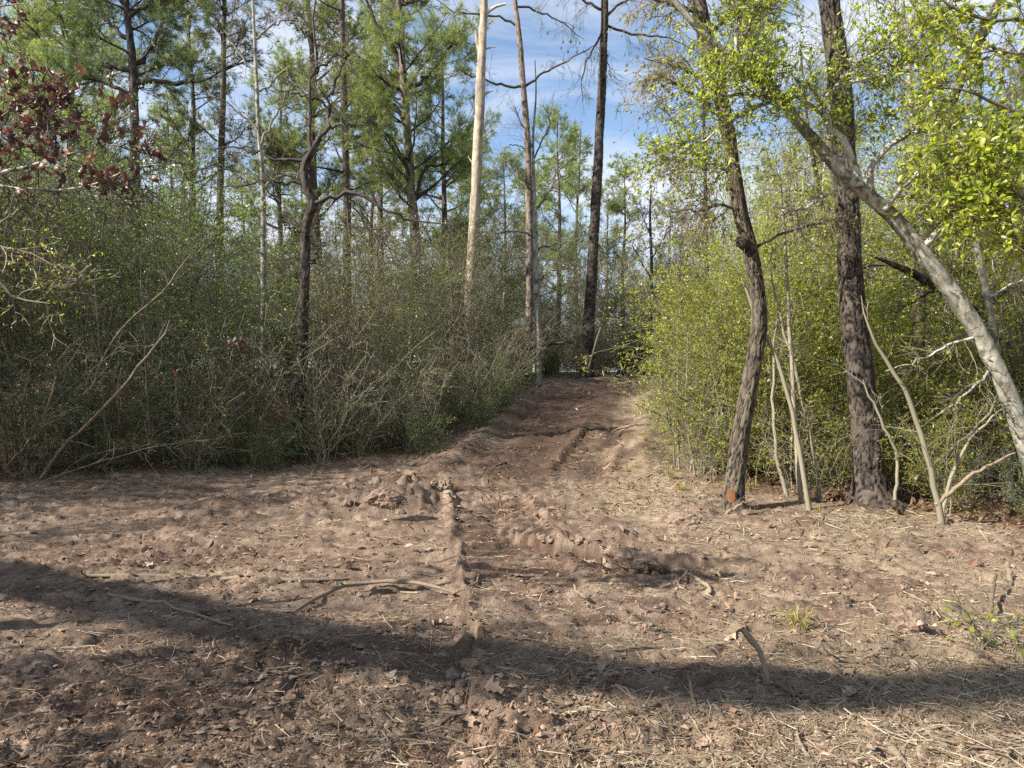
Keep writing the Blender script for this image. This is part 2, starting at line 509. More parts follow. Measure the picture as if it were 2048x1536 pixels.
def leaf_mat(name, c0, c1, c2, trans=.35, rough=.42, tcol=None, obj_var=True):
    m, n, l, out = mat_new(name)
    at = n.new('ShaderNodeAttribute'); at.attribute_name = 'v'
    rp = ramp(n, [(0, c0), (.55, c1), (1, c2)])
    l.new(at.outputs['Fac'], rp.inputs['Fac'])
    col = rp.outputs['Color']
    if obj_var:
        oi = n.new('ShaderNodeObjectInfo')
        hs = n.new('ShaderNodeHueSaturation')
        mr = n.new('ShaderNodeMapRange'); mr.inputs['To Min'].default_value = .488; mr.inputs['To Max'].default_value = .512
        mv = n.new('ShaderNodeMapRange'); mv.inputs['To Min'].default_value = .84; mv.inputs['To Max'].default_value = 1.2
        l.new(oi.outputs['Random'], mr.inputs['Value']); l.new(oi.outputs['Random'], mv.inputs['Value'])
        l.new(mr.outputs[0], hs.inputs['Hue']); l.new(mv.outputs[0], hs.inputs['Value']); l.new(col, hs.inputs['Color'])
        col = hs.outputs['Color']
    b = n.new('ShaderNodeBsdfPrincipled'); b.inputs['Roughness'].default_value = rough
    b.inputs['Specular IOR Level'].default_value = .5
    l.new(col, b.inputs['Base Color'])
    tr = n.new('ShaderNodeBsdfTranslucent')
    tc = mixc(n, l, 1.0, col, tcol or (1.9, 1.9, .9), 'MULTIPLY')
    l.new(tc, tr.inputs['Color'])
    mx = n.new('ShaderNodeMixShader'); mx.inputs[0].default_value = trans
    l.new(b.outputs[0], mx.inputs[1]); l.new(tr.outputs[0], mx.inputs[2]); l.new(mx.outputs[0], out.inputs['Surface'])
    return m

def bark_mat(name, crack, body, pale, nscale=14., patch=None, patch_amt=.5, rough=.9, bump=.4, nvar=.65):
    m, n, l, out = mat_new(name)
    at = n.new('ShaderNodeAttribute'); at.attribute_name = 'v'
    tc = n.new('ShaderNodeTexCoord')
    rp = ramp(n, [(.12, crack), (.5, body), (1, pale)])
    mp = n.new('ShaderNodeMapping'); mp.inputs['Scale'].default_value = (2.2, 2.2, .5)
    l.new(tc.outputs['Object'], mp.inputs['Vector'])
    no = noise(n, l, nscale, 6, .65, mp.outputs['Vector'])
    ad = n.new('ShaderNodeMath'); ad.operation = 'MULTIPLY_ADD'; ad.inputs[1].default_value = nvar; ad.inputs[2].default_value = -.47 * nvar
    l.new(no.outputs['Fac'], ad.inputs[0])
    sm = n.new('ShaderNodeMath'); sm.operation = 'ADD'
    l.new(at.outputs['Fac'], sm.inputs[0]); l.new(ad.outputs[0], sm.inputs[1])
    l.new(sm.outputs[0], rp.inputs['Fac'])
    col = rp.outputs['Color']
    if patch:
        n2 = noise(n, l, 5.5, 7, .68, tc.outputs['Object'], .6)
        r2 = ramp(n, [(.525, (0, 0, 0)), (.58, (1, 1, 1))])
        l.new(n2.outputs['Fac'], r2.inputs['Fac'])
        mu = n.new('ShaderNodeMath'); mu.operation = 'MULTIPLY'; mu.inputs[1].default_value = patch_amt
        l.new(r2.outputs['Color'], mu.inputs[0])
        col = mixc(n, l, mu.outputs[0], col, patch)
    b = n.new('ShaderNodeBsdfPrincipled'); b.inputs['Roughness'].default_value = rough
    b.inputs['Specular IOR Level'].default_value = .25
    l.new(col, b.inputs['Base Color'])
    bp = n.new('ShaderNodeBump'); bp.inputs['Strength'].default_value = bump; bp.inputs['Distance'].default_value = .01
    n3 = noise(n, l, 60., 4, .6, tc.outputs['Object'])
    l.new(n3.outputs['Fac'], bp.inputs['Height']); l.new(bp.outputs[0], b.inputs['Normal'])
    l.new(b.outputs[0], out.inputs['Surface'])
    return m

def plain_mat(name, c0, c1, scale=30., rough=.9, trans=0., attr=True):
    m, n, l, out = mat_new(name)
    rp = ramp(n, [(0, c0), (1, c1)])
    if attr:
        at = n.new('ShaderNodeAttribute'); at.attribute_name = 'v'; l.new(at.outputs['Fac'], rp.inputs['Fac'])
    else:
        tc = n.new('ShaderNodeTexCoord'); no = noise(n, l, scale, 5, .6, tc.outputs['Object']); l.new(no.outputs['Fac'], rp.inputs['Fac'])
    b = n.new('ShaderNodeBsdfPrincipled'); b.inputs['Roughness'].default_value = rough; b.inputs['Specular IOR Level'].default_value = .25
    l.new(rp.outputs[0], b.inputs['Base Color'])
    if trans:
        tr = n.new('ShaderNodeBsdfTranslucent'); l.new(rp.outputs[0], tr.inputs['Color'])
        mx = n.new('ShaderNodeMixShader'); mx.inputs[0].default_value = trans
        l.new(b.outputs[0], mx.inputs[1]); l.new(tr.outputs[0], mx.inputs[2]); l.new(mx.outputs[0], out.inputs['Surface'])
    else:
        l.new(b.outputs[0], out.inputs['Surface'])
    return m

def ground_mat():
    m, n, l, out = mat_new('churned_dirt')
    tc = n.new('ShaderNodeTexCoord'); ob = tc.outputs['Object']
    big = noise(n, l, .9, 5, .6, ob); mid = noise(n, l, 6., 6, .65, ob); fine = noise(n, l, 45., 5, .65, ob); grit = noise(n, l, 160., 3, .6, ob)
    dry = ramp(n, [(.28, (.074, .049, .035)), (.5, (.195, .138, .099)), (.72, (.365, .282, .208))])
    l.new(mid.outputs['Fac'], dry.inputs['Fac'])
    moist_and_shade = ramp(n, [(.3, (.046, .029, .021)), (.7, (.110, .071, .050))])
    l.new(fine.outputs['Fac'], moist_and_shade.inputs['Fac'])
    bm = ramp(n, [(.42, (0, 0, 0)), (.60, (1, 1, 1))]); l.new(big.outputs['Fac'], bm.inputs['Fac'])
    ap = n.new('ShaderNodeAttribute'); ap.attribute_name = 'moist_and_shade'  # damp dirt plus the shade lines painted across the treads
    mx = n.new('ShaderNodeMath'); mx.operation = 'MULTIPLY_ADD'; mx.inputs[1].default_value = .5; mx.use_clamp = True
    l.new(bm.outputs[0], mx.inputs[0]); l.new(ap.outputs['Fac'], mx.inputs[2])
    c = mixc(n, l, mx.outputs[0], dry.outputs[0], moist_and_shade.outputs[0])
    # dry grass and needles trodden into it
    av = n.new('ShaderNodeAttribute'); av.attribute_name = 'straw'
    fib = n.new('ShaderNodeTexNoise'); fib.inputs['Scale'].default_value = 34; fib.inputs['Detail'].default_value = 5; fib.inputs['Roughness'].default_value = .7; fib.inputs['Distortion'].default_value = 2.2
    l.new(ob, fib.inputs['Vector'])
    sr = ramp(n, [(.34, (.115, .078, .052)), (.52, (.27, .205, .135)), (.72, (.44, .365, .255))]); l.new(fib.outputs['Fac'], sr.inputs['Fac'])
    sf = n.new('ShaderNodeMath'); sf.operation = 'MULTIPLY'; sf.inputs[1].default_value = .75; l.new(av.outputs['Fac'], sf.inputs[0])
    c = mixc(n, l, sf.outputs[0], c, sr.outputs[0])
    # leaf litter under the bushes
    al = n.new('ShaderNodeAttribute'); al.attribute_name = 'litter'
    lr = ramp(n, [(.3, (.055, .035, .02)), (.55, (.14, .085, .048)), (.75, (.26, .175, .10))]); l.new(fib.outputs['Fac'], lr.inputs['Fac'])
    c = mixc(n, l, al.outputs['Fac'], c, lr.outputs[0])
    gr = ramp(n, [(.3, (.62, .62, .62)), (.7, (1.25, 1.25, 1.25))]); l.new(grit.outputs['Fac'], gr.inputs['Fac'])
    c = mixc(n, l, 1., c, gr.outputs[0], 'MULTIPLY')
    b = n.new('ShaderNodeBsdfPrincipled'); b.inputs['Roughness'].default_value = .95; b.inputs['Specular IOR Level'].default_value = .15
    l.new(c, b.inputs['Base Color'])
    ad = n.new('ShaderNodeMath'); ad.operation = 'MULTIPLY_ADD'; ad.inputs[1].default_value = .45
    l.new(grit.outputs['Fac'], ad.inputs[0]); l.new(fine.outputs['Fac'], ad.inputs[2])
    bp = n.new('ShaderNodeBump'); bp.inputs['Strength'].default_value = .8; bp.inputs['Distance'].default_value = .018
    l.new(ad.outputs[0], bp.inputs['Height']); l.new(bp.outputs[0], b.inputs['Normal'])
    l.new(b.outputs[0], out.inputs['Surface'])
    return m

M = {}
M['ground'] = ground_mat()
M['leaf_thicket'] = leaf_mat('yaupon_leaf', (.045, .080, .024), (.092, .142, .040), (.20, .235, .068), .42, .36)
M['leaf_bright'] = leaf_mat('bright_leaf', (.12, .165, .022), (.24, .275, .036), (.40, .39, .062), .50, .40)
M['leaf_olive'] = leaf_mat('olive_leaf', (.105, .122, .044), (.185, .195, .07), (.30, .265, .11), .42, .45)
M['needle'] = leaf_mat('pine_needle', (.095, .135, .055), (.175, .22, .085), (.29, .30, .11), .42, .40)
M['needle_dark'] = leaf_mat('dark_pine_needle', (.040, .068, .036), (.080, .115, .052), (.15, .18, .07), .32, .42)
M['leaf_red'] = leaf_mat('dead_red_leaf', (.060, .026, .018), (.100, .044, .030), (.20, .125, .095), .25, .45, (1.3, .8, .65))
M['leaf_brown'] = leaf_mat('dead_brown_leaf', (.12, .07, .045), (.22, .135, .085), (.34, .235, .16), .25, .6, (1.2, 1., .8))
M['leaf_tan'] = leaf_mat('fallen_leaf', (.20, .125, .08), (.34, .24, .165), (.52, .42, .32), .15, .65, (1.1, 1., .9))
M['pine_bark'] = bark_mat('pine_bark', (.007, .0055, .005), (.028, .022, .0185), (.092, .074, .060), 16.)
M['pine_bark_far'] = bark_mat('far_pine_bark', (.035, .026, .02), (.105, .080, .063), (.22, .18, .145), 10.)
M['oak_bark'] = bark_mat('oak_bark', (.010, .008, .006), (.046, .036, .026), (.135, .109, .080), 18.)
M['dark_bark'] = bark_mat('dark_bark', (.012, .009, .008), (.035, .028, .024), (.095, .08, .068), 14.)
M['lichen_bark'] = bark_mat('lichen_bark', (.11, .10, .075), (.29, .275, .225), (.58, .565, .49), 9., (.070, .066, .042), .85, nvar=1.3)
M['dead_wood'] = bark_mat('dead_wood', (.13, .098, .070), (.34, .285, .215), (.56, .50, .405), 7., (.16, .115, .078), .5, nvar=1.2)
M['twig'] = plain_mat('twig_bark', (.050, .042, .030), (.155, .135, .098))
M['twig_pale'] = plain_mat('pale_twig_bark', (.095, .082, .056), (.27, .24, .17))
M['twig_dark'] = plain_mat('dark_twig_bark', (.035, .027, .024), (.11, .085, .075))
M['twig_red'] = plain_mat('reddish_twig_bark', (.09, .06, .05), (.24, .175, .15))
M['stick'] = bark_mat('stick_bark', (.045, .032, .022), (.13, .095, .066), (.27, .215, .155), 25.)
M['stick_dark'] = bark_mat('dark_stick_bark', (.035, .025, .02), (.10, .074, .058), (.20, .155, .125), 25.)
M['straw'] = plain_mat('straw', (.12, .088, .058), (.44, .365, .255), trans=.12)
M['needle_fallen'] = plain_mat('fallen_needle', (.09, .05, .03), (.26, .16, .095))
M['crumb'] = plain_mat('dirt_crumb', (.075, .048, .035), (.30, .215, .155))
M['clod'] = bark_mat('clod_dirt', (.055, .035, .025), (.19, .132, .096), (.32, .24, .18), 40., bump=1.)
M['blaze'] = plain_mat('blazed_wood', (.05, .02, .01), (.26, .115, .045), 38., attr=False)
M['grass'] = leaf_mat('grass_blade', (.17, .15, .05), (.30, .25, .10), (.46, .38, .19), .3, .6)

# ------------------------------------------------------------------ ground sheet
def set_attr(mesh, name, vals):
    a = mesh.attributes.new(name, 'FLOAT', 'POINT'); a.data.foreach_set('value', np.asarray(vals, np.float32).ravel())

def moist_and_shade_mask(x, y):  # damp path and patches, plus painted shade lines across the treads
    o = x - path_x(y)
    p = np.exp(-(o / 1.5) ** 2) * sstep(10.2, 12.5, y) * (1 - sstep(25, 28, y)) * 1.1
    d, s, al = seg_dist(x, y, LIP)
    p = p + .8 * np.exp(-(d / .30) ** 2) * (s > 0)  # darker strip along the camera side of the torn ridge
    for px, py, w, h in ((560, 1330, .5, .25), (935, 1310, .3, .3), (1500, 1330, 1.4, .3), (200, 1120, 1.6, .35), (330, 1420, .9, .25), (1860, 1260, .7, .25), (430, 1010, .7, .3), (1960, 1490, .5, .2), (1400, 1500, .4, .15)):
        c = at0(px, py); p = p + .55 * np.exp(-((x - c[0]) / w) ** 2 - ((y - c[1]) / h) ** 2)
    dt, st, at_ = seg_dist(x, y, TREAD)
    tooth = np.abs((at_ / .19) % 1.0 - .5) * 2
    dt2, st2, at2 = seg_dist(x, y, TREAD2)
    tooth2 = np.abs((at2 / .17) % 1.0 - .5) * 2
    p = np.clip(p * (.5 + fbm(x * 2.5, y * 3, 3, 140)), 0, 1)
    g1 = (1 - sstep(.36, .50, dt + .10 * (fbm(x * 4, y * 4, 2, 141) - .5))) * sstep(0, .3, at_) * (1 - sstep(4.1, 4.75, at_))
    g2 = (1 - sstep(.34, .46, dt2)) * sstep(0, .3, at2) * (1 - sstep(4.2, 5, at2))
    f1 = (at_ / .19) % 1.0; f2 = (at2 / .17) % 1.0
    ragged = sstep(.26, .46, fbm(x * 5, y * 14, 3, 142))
    p = p * (1 - .7 * g1) + g1 * 1.25 * sstep(.04, .16, f1) * (1 - sstep(.46, .66, f1)) * ragged  # dark lines painted on camera-side ridge faces, standing in for groove shade
    p = p * (1 - .4 * g2) + g2 * 1.25 * sstep(.04, .16, f2) * (1 - sstep(.46, .66, f2)) * ragged  # the same painted groove shade on the second tread
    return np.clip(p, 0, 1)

def build_ground():
    nr, ncol = 580, 560
    inv = np.linspace(1 / 2.2, 1 / 32.0, nr)
    y = 1 / inv
    y = np.concatenate([np.linspace(1.0, 2.17, 30), y, np.geomspace(33, 420, 36)])
    k = np.linspace(-1, 1, ncol)
    Y, K = np.meshgrid(y, k, indexing='ij')
    X = K * (.80 * Y + 1.9)
    Z = ground_z(X, Y, True)
    V = np.stack([X, Y, Z], -1)
    idx = np.arange(V.shape[0] * ncol).reshape(V.shape[0], ncol)
    q = np.stack([idx[:-1, :-1], idx[:-1, 1:], idx[1:, 1:], idx[1:, :-1]], -1).reshape(-1, 4)
    b = Buf(); b.add(V, quads=q)
    o = b.build('ground', M['ground'], smooth=True)
    set_attr(o.data, 'straw', straw_mask(X, Y)); set_attr(o.data, 'litter', litter_mask(X, Y)); set_attr(o.data, 'moist_and_shade', moist_and_shade_mask(X, Y))
    o['kind'] = 'structure'
    gx = np.concatenate([-np.geomspace(40, 500, 22)[::-1], np.linspace(-36, 36, 150), np.geomspace(40, 500, 22)])
    gy = np.concatenate([-np.geomspace(30, 500, 22)[::-1], np.linspace(-26, 40, 140), np.geomspace(44, 700, 26)])
    X, Y = np.meshgrid(gx, gy, indexing='ij')
    inside = np.minimum(.80 * Y + 1.9 - np.abs(X), (Y - 1.0))
    Z = hill(X, Y) - .02 - .45 * sstep(.3, 1.8, inside)
    V = np.stack([X, Y, Z], -1); n1 = len(gy)
    idx = np.arange(V.shape[0] * n1).reshape(-1, n1)
    q = np.stack([idx[:-1, :-1], idx[1:, :-1], idx[1:, 1:], idx[:-1, 1:]], -1).reshape(-1, 4)
    b = Buf(); b.add(V, quads=q)
    o = b.build('terrain', M['ground'], smooth=True)
    set_attr(o.data, 'straw', straw_mask(X, Y)); set_attr(o.data, 'litter', litter_mask(X, Y)); set_attr(o.data, 'moist_and_shade', moist_and_shade_mask(X, Y))
    o['kind'] = 'structure'
build_ground()

# ------------------------------------------------------------------ copying
def kids(o):
    return KIDS.get(o.name, [])
KIDS = {}
def note(root, *parts):
    KIDS.setdefault(root.name, []).extend(parts)

def dup(root, loc, rotz=0., scale=1., label=None, group=None, tilt=(0, 0)):
    r = root.copy(); COL.objects.link(r)
    r.location = loc; r.rotation_euler = (tilt[0], tilt[1], rotz); r.scale = (scale,) * 3 if not hasattr(scale, '__len__') else scale
    if label: r['label'] = label
    if group: r['group'] = group
    for ch in kids(root):
        c = ch.copy(); COL.objects.link(c); c.parent = r
        for g in kids(ch):
            e = g.copy(); COL.objects.link(e); e.parent = c
    return r

class Proto:
    """a thing that is built once, set down the first time it is used and copied after that"""
    def __init__(self, root): self.root = root; self.used = False
    def put(self, loc, rotz=0., scale=1., label=None, group=None, tilt=(0, 0)):
        if not self.used:
            self.used = True; r = self.root
            r.location = loc; r.rotation_euler = (tilt[0], tilt[1], rotz); r.scale = (scale,) * 3 if not hasattr(scale, '__len__') else scale
            if label: r['label'] = label
            if group: r['group'] = group
            return r
        return dup(self.root, loc, rotz, scale, label, group, tilt)

# ------------------------------------------------------------------ shrubs
def make_shrub(name, cat, H, nst, spread, nbr, ntw, per, leafL, leafW, mleaf, mtwig, mstem, keep=1., low=.1, rng=None, stem_r=.02, blen=None, droop=.15, twl=.34, wander=.10, stuff=True, ang=(35, 92), shoots=5):
    rng = rng or RNG
    root = thing(name, None, cat, (0, 0, 0))
    N = 9; stems = []
    for k in range(nst):
        az = 2 * math.pi * (k + rng.random()) / nst
        h = H * (.7 + .35 * rng.random()); sp = spread * (.35 + .9 * rng.random()) * H
        s = np.linspace(0, 1, N)
        p = np.stack([math.cos(az) * sp * s ** 1.5, math.sin(az) * sp * s ** 1.5, h * s - .06], -1)
        p[:, :2] += np.array([math.cos(az), math.sin(az)]) * .07 + np.cumsum(rng.normal(size=(N, 2)) * wander * H / N, 0)
        stems.append(p)
    stems = np.array(stems); srad = np.array([np.linspace(stem_r * (.7 + .6 * rng.random()), .004, N) for _ in range(nst)])
    for k in range(nst):
        b = Buf(); tubes(b, stems[k:k + 1], srad[k:k + 1], 5, 0)
        note(root, b.build('stem', mstem, root, smooth=True))
    br, rr, t = grow(stems, srad, nbr, (low, .98), blen or H * .36, ang, up=.15, droop=droop, jit=.16, N=5, fall=.45, rng=rng)
    brr = taper(np.minimum(rr * .7, .011), np.full(len(rr), .0025), 5)
    tw, r2, _ = grow(br, brr, ntw, (.1, 1.), twl, (30, 80), up=.08, droop=.1, jit=.14, N=3, fall=.3, rng=rng)
    c = Buf()
    if shoots:
        sh, rsh, _ = grow(stems, srad, shoots, (.25, .95), H * .42, (25, 70), up=.35, droop=.28, jit=.10, N=7, fall=.35, rng=rng)
        tubes(c, sh, taper(np.minimum(rsh * .6, .006), np.full(len(rsh), .0015), 7), 3, 0)
        st_, rst, _ = grow(sh, taper(.004, .002, 7), 7, (.25, 1.), twl * .8, (35, 80), up=.1, jit=.12, N=3, fall=.4, rng=rng)
        tubes(c, st_, taper(.0022, .001, 3), 3, 0)
        leaves(c, st_, max(per - 1, 1) if per else 0, leafL, leafW, 1, keep=keep * .8, rng=rng) if per else None
    tubes(c, br, brr, 3, 0)
    tubes(c, tw, taper(.0024, .0012, 3), 3, 0)
    leaves(c, tw, per, leafL, leafW, 1, keep=keep, rng=rng)
    leaves(c, br, max(1, per), leafL, leafW, 1, keep=keep * .8, rng=rng, trange=(.4, 1.))
    note(root, c.build('crown', [mtwig, mleaf], root, kind='stuff'))
    return Proto(root)

def rs(k): return np.random.default_rng(k)
YAUP = [make_shrub('yaupon_shrub', 'shrub', 4.4 + .5 * (k % 3), 6, .27, 17 + 2 * (k % 3), 7, 6, .050, .027, M['leaf_thicket'], M['twig'], M['twig'], rng=rs(100 + k), low=.10, twl=.46, blen=1.9, keep=.62 + .06 * k) for k in range(5)]
OLIVE = [make_shrub('twiggy_shrub', 'shrub', 4.2 + .5 * k, 7, .25, 20, 8, 4, .048, .025, M['leaf_olive'], M['twig'], M['twig_pale'], rng=rs(120 + k), low=.08, twl=.55, keep=.55, blen=1.9, shoots=8) for k in range(4)]
BRIGHT = [make_shrub('bright_yaupon_shrub', 'shrub', 3.6 + .7 * k, 5, .24, 20, 8, 7, .052, .030, M['leaf_bright'], M['twig'], M['twig_pale'], rng=rs(140 + k), low=.08, twl=.46, blen=1.7, keep=1.0) for k in range(4)]
LOW = [make_shrub('low_bush', 'shrub', 1.25 + .25 * k, 9, .5, 11, 5, 5, .040, .021, M['leaf_thicket'], M['twig'], M['twig'], rng=rs(160 + k), low=.05, stem_r=.007, twl=.28, keep=.75) for k in range(3)]
TALL = [make_shrub('tall_yaupon', 'small tree', 7.4 + .7 * k, 4, .14, 38, 9, 6, .054, .029, M['leaf_thicket'], M['twig'], M['twig'], rng=rs(170 + k), low=.20, stem_r=.04, blen=1.9, twl=.5, keep=.8) for k in range(2)]
TALLB = [make_shrub('tall_bright_yaupon', 'small tree', 6.8 + .9 * k, 4, .15, 34, 8, 6, .054, .030, M['leaf_bright'], M['twig_pale'], M['lichen_bark'], rng=rs(175 + k), low=.18, stem_r=.03, blen=1.8, twl=.5, keep=.8) for k in range(2)]
TALLO = [make_shrub('tall_twiggy_tree', 'small tree', 7.0 + .9 * k, 4, .12, 38, 9, 4, .055, .028, M['leaf_olive'], M['twig'], M['twig_pale'], rng=rs(177 + k), low=.15, stem_r=.03, blen=1.8, twl=.55, keep=.65) for k in range(2)]
BARE = [make_shrub('bare_sapling', 'small tree', 6.0 + 1.2 * k, 2, .07, 40, 9, 0, .03, .02, M['leaf_olive'], M['twig'], M['twig'], rng=rs(180 + k), low=.2, stem_r=.026, blen=1.5, twl=.5, droop=-.1, ang=(25, 60), shoots=0) for k in range(3)]
BROWNT = [make_shrub('brown_leaved_sapling', 'small tree', 6.2, 2, .05, 30, 8, 4, .08, .04, M['leaf_brown'], M['twig_dark'], M['twig_dark'], rng=rs(190), low=.3, stem_r=.03, blen=1.3, twl=.4, droop=.05, shoots=0)]
CANE = [make_shrub('dry_cane_tangle', 'cane tangle', 1.9 + .3 * k, 20, .6, 7, 2, 2, .04, .018, M['leaf_olive'], M['twig_pale'], M['twig_pale'], rng=rs(200 + k), low=.15, stem_r=.0044, blen=.6, twl=.25, keep=.6, wander=.35, shoots=1) for k in range(3)]

# ------------------------------------------------------------------ pines
def pine_limbs(rng, tr, n, lo, hi, length, top_up=.5):
    """limbs off a trunk sampled as (n,4)"""
    pts = tr[None, :, :3]; rad = tr[None, :, 3]
    return grow(pts, rad, n, (lo, hi), length, (60, 95), up=.22, droop=-.10, jit=.10, N=7, fall=.62, rng=rng)

def pine_crown(buf, limbs, lr, rng, nbr=9, ntuft=7, per=15, needle=.19, nw=.006, mb=0, mn=1, bl=.42):
    lrad = taper(lr, np.full(len(limbs), .006), limbs.shape[1])
    br, r2, _ = grow(limbs, lrad, nbr, (.25, 1.), 1.0, (25, 65), up=.22, droop=-.1, jit=.12, N=4, fall=.5, rng=rng)
    br = br[:, :1] + (br - br[:, :1]) * bl * 2.2
    tubes(buf, br, taper(np.minimum(r2 * .6, .014), np.full(len(r2), .004), 4), 3, mb)
    tw, r3, _ = grow(br, taper(np.full(len(br), .006), np.full(len(br), .004), 4), ntuft, (.3, 1.), .26, (20, 60), up=.25, jit=.08, N=2, fall=.2, rng=rng)
    tubes(buf, tw, taper(.004, .003, 2), 3, mb)
    d = norm(tw[:, -1] - tw[:, 0])
    tufts(buf, tw[:, -1], d, per, needle, nw, mn, cone=.62, rng=rng)
    tufts(buf, br[:, -1], norm(br[:, -1] - br[:, -2]), per, needle, nw, mn, cone=.62, rng=rng)

def make_pine(name, H, r0, lo, n, length, rng, mneedle, mbark, per=14, nbr=8, ntuft=6, nw=.008, bend=.3):
    root = thing(name, None, 'pine tree', (0, 0, 0))
    k = 7; s = np.linspace(0, 1, k)
    p = np.stack([np.cumsum(rng.normal(size=k) * bend * .3), np.cumsum(rng.normal(size=k) * bend * .3), H * s - .1, r0 * (1 - .85 * s)], -1)
    p[:, :2] -= p[0, :2]
    b = Buf(); tr = trunk(b, p, 'smooth', 10, .3, seed=int(rng.integers(999)))
    note(root, b.build('trunk', mbark, root, smooth=True))
    limbs, lr, t = pine_limbs(rng, tr, n, lo, .98, length)
    lr = np.minimum(lr * .45, .06)
    b = Buf(); tubes(b, limbs, taper(lr, np.full(len(lr), .007), 7), 5, 0)
    c = Buf(); pine_crown(c, limbs, lr, rng, nbr, ntuft, per, nw=nw)
    tubes(c, limbs, taper(lr, np.full(len(lr), .007), 7), 5, 0)
    note(root, c.build('crown', [mbark, mneedle], root, kind='stuff'))
    return Proto(root)

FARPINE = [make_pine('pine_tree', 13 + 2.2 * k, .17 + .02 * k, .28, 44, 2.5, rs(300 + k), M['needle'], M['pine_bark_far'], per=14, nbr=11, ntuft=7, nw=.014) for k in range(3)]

# ------------------------------------------------------------------ trees that stand where the photograph shows them
def pix(pts, d, scale_r=1.):
    """[(px, py, width in pixels)] or [(px, py, width, depth)] -> x y z radius"""
    out = []
    for p in pts:
        dd = p[3] if len(p) > 3 else d
        w = P(p[0], p[1], dd)
        out.append((*w, p[2] * .5 / F * dd * scale_r))
    return np.array(out)

def limb_px(buf, pts, d, sides=8, mat=0, n=14):
    s = spline(pix(pts, d), n)
    tubes(buf, s[None, :, :3], s[None, :, 3], sides, mat)
    return s

class Tree:
    def __init__(self, name, label, cat, base, group=None):
        self.o = np.array(base, float)
        self.root = thing(name, label, cat, base, group)
    def part(self, buf, name, mats, smooth=True, parent=None, kind=None):
        p = buf.build(name, mats, parent or self.root, self.o if parent is None else self.o, smooth, kind)
        return p
    def trunk(self, pts, style, mats, sides=20, row=.05, seed=1, extra=None, name='trunk', depth=None, flare=.7):
        b = Buf(); s = trunk(b, pts, style, sides, row, 0, seed, depth, flare)
        self.tr = s
        return self.part(b, name, mats)
    def limb(self, pts, mats, sides=8, n=16, jitter=.0):
        b = Buf(); s = spline(pts, n)
        if jitter:
            j = RNG.normal(size=(n, 3)) * jitter; j[0] = 0; s[:, :3] += j
        tubes(b, s[None, :, :3], s[None, :, 3], sides, 0)
        self.part(b, 'limb', mats)
        return s

def base_at(px, d, dz=0.):
    x = (px - 1024) / F * d
    return np.array([x, d, float(ground_z(np.array([x]), np.array([d]))[0]) + dz])

def root_pt(px, d, w):
    b = base_at(px, d)
    return (px, 768 + (CAMZ - b[2] + .12) / d * F, w)

def twigs_on(buf, limbs, rng, n1, n2, l1, l2, mat=0, up=.1, droop=.05, lo=.15, r1=.007):
    """bare branching on a list of (n,4) limbs; returns the twigs"""
    N = min(len(s) for s in limbs)
    Lp = np.array([s[np.linspace(0, len(s) - 1, N).astype(int), :3] for s in limbs]); Lr = np.array([s[np.linspace(0, len(s) - 1, N).astype(int), 3] for s in limbs])
    br, r, _ = grow(Lp, Lr, n1, (lo, 1.), l1, (30, 75), up=up, droop=droop, jit=.16, N=5, fall=.4, rng=rng)
    tubes(buf, br, taper(np.minimum(r * .6, r1), np.full(len(r), .0025), 5), 3, mat)
    tw, r2, _ = grow(br, taper(np.full(len(br), .005), np.full(len(br), .003), 5), n2, (.15, 1.), l2, (25, 70), up=up, droop=droop, jit=.16, N=4, fall=.3, rng=rng)
    tubes(buf, tw, taper(.0032, .0016, 4), 3, mat)
    return br, tw

# --- dead snag, stripped of its bark
rng = rs(1)
d = 22.0
b0 = base_at(938, d)
T = Tree('dead_tree', 'tall pale dead trunk stripped of its bark, with broken stubs', 'dead tree', b0)
T.trunk(pix([root_pt(936, d, 36), (940, 600, 34), (949, 420, 33), (956, 280, 31), (962, 150, 28), (967, 40, 24), (971, -120, 20), (978, -300, 14), (981, -360, 5)], d, .66), 'smooth', M['dead_wood'], 16, .15, 3, depth=.02)
for pts in ([(960, 110, 9), (955, 85, 9), (952, 62, 6)], [(966, 100, 4), (978, 96, 3), (992, 93, 2)], [(958, 196, 6), (970, 188, 5), (986, 180, 3)], [(968, 30, 7), (990, 14, 6), (1012, 8, 4)], [(950, 330, 4), (942, 322, 3), (936, 312, 2)]):
    s = pix(pts, d); s = np.array(s); b = Buf(); q = spline(s, 6); tubes(b, q[None, :, :3], q[None, :, 3], 6, 0); T.part(b, 'broken_stub', M['dead_wood'])

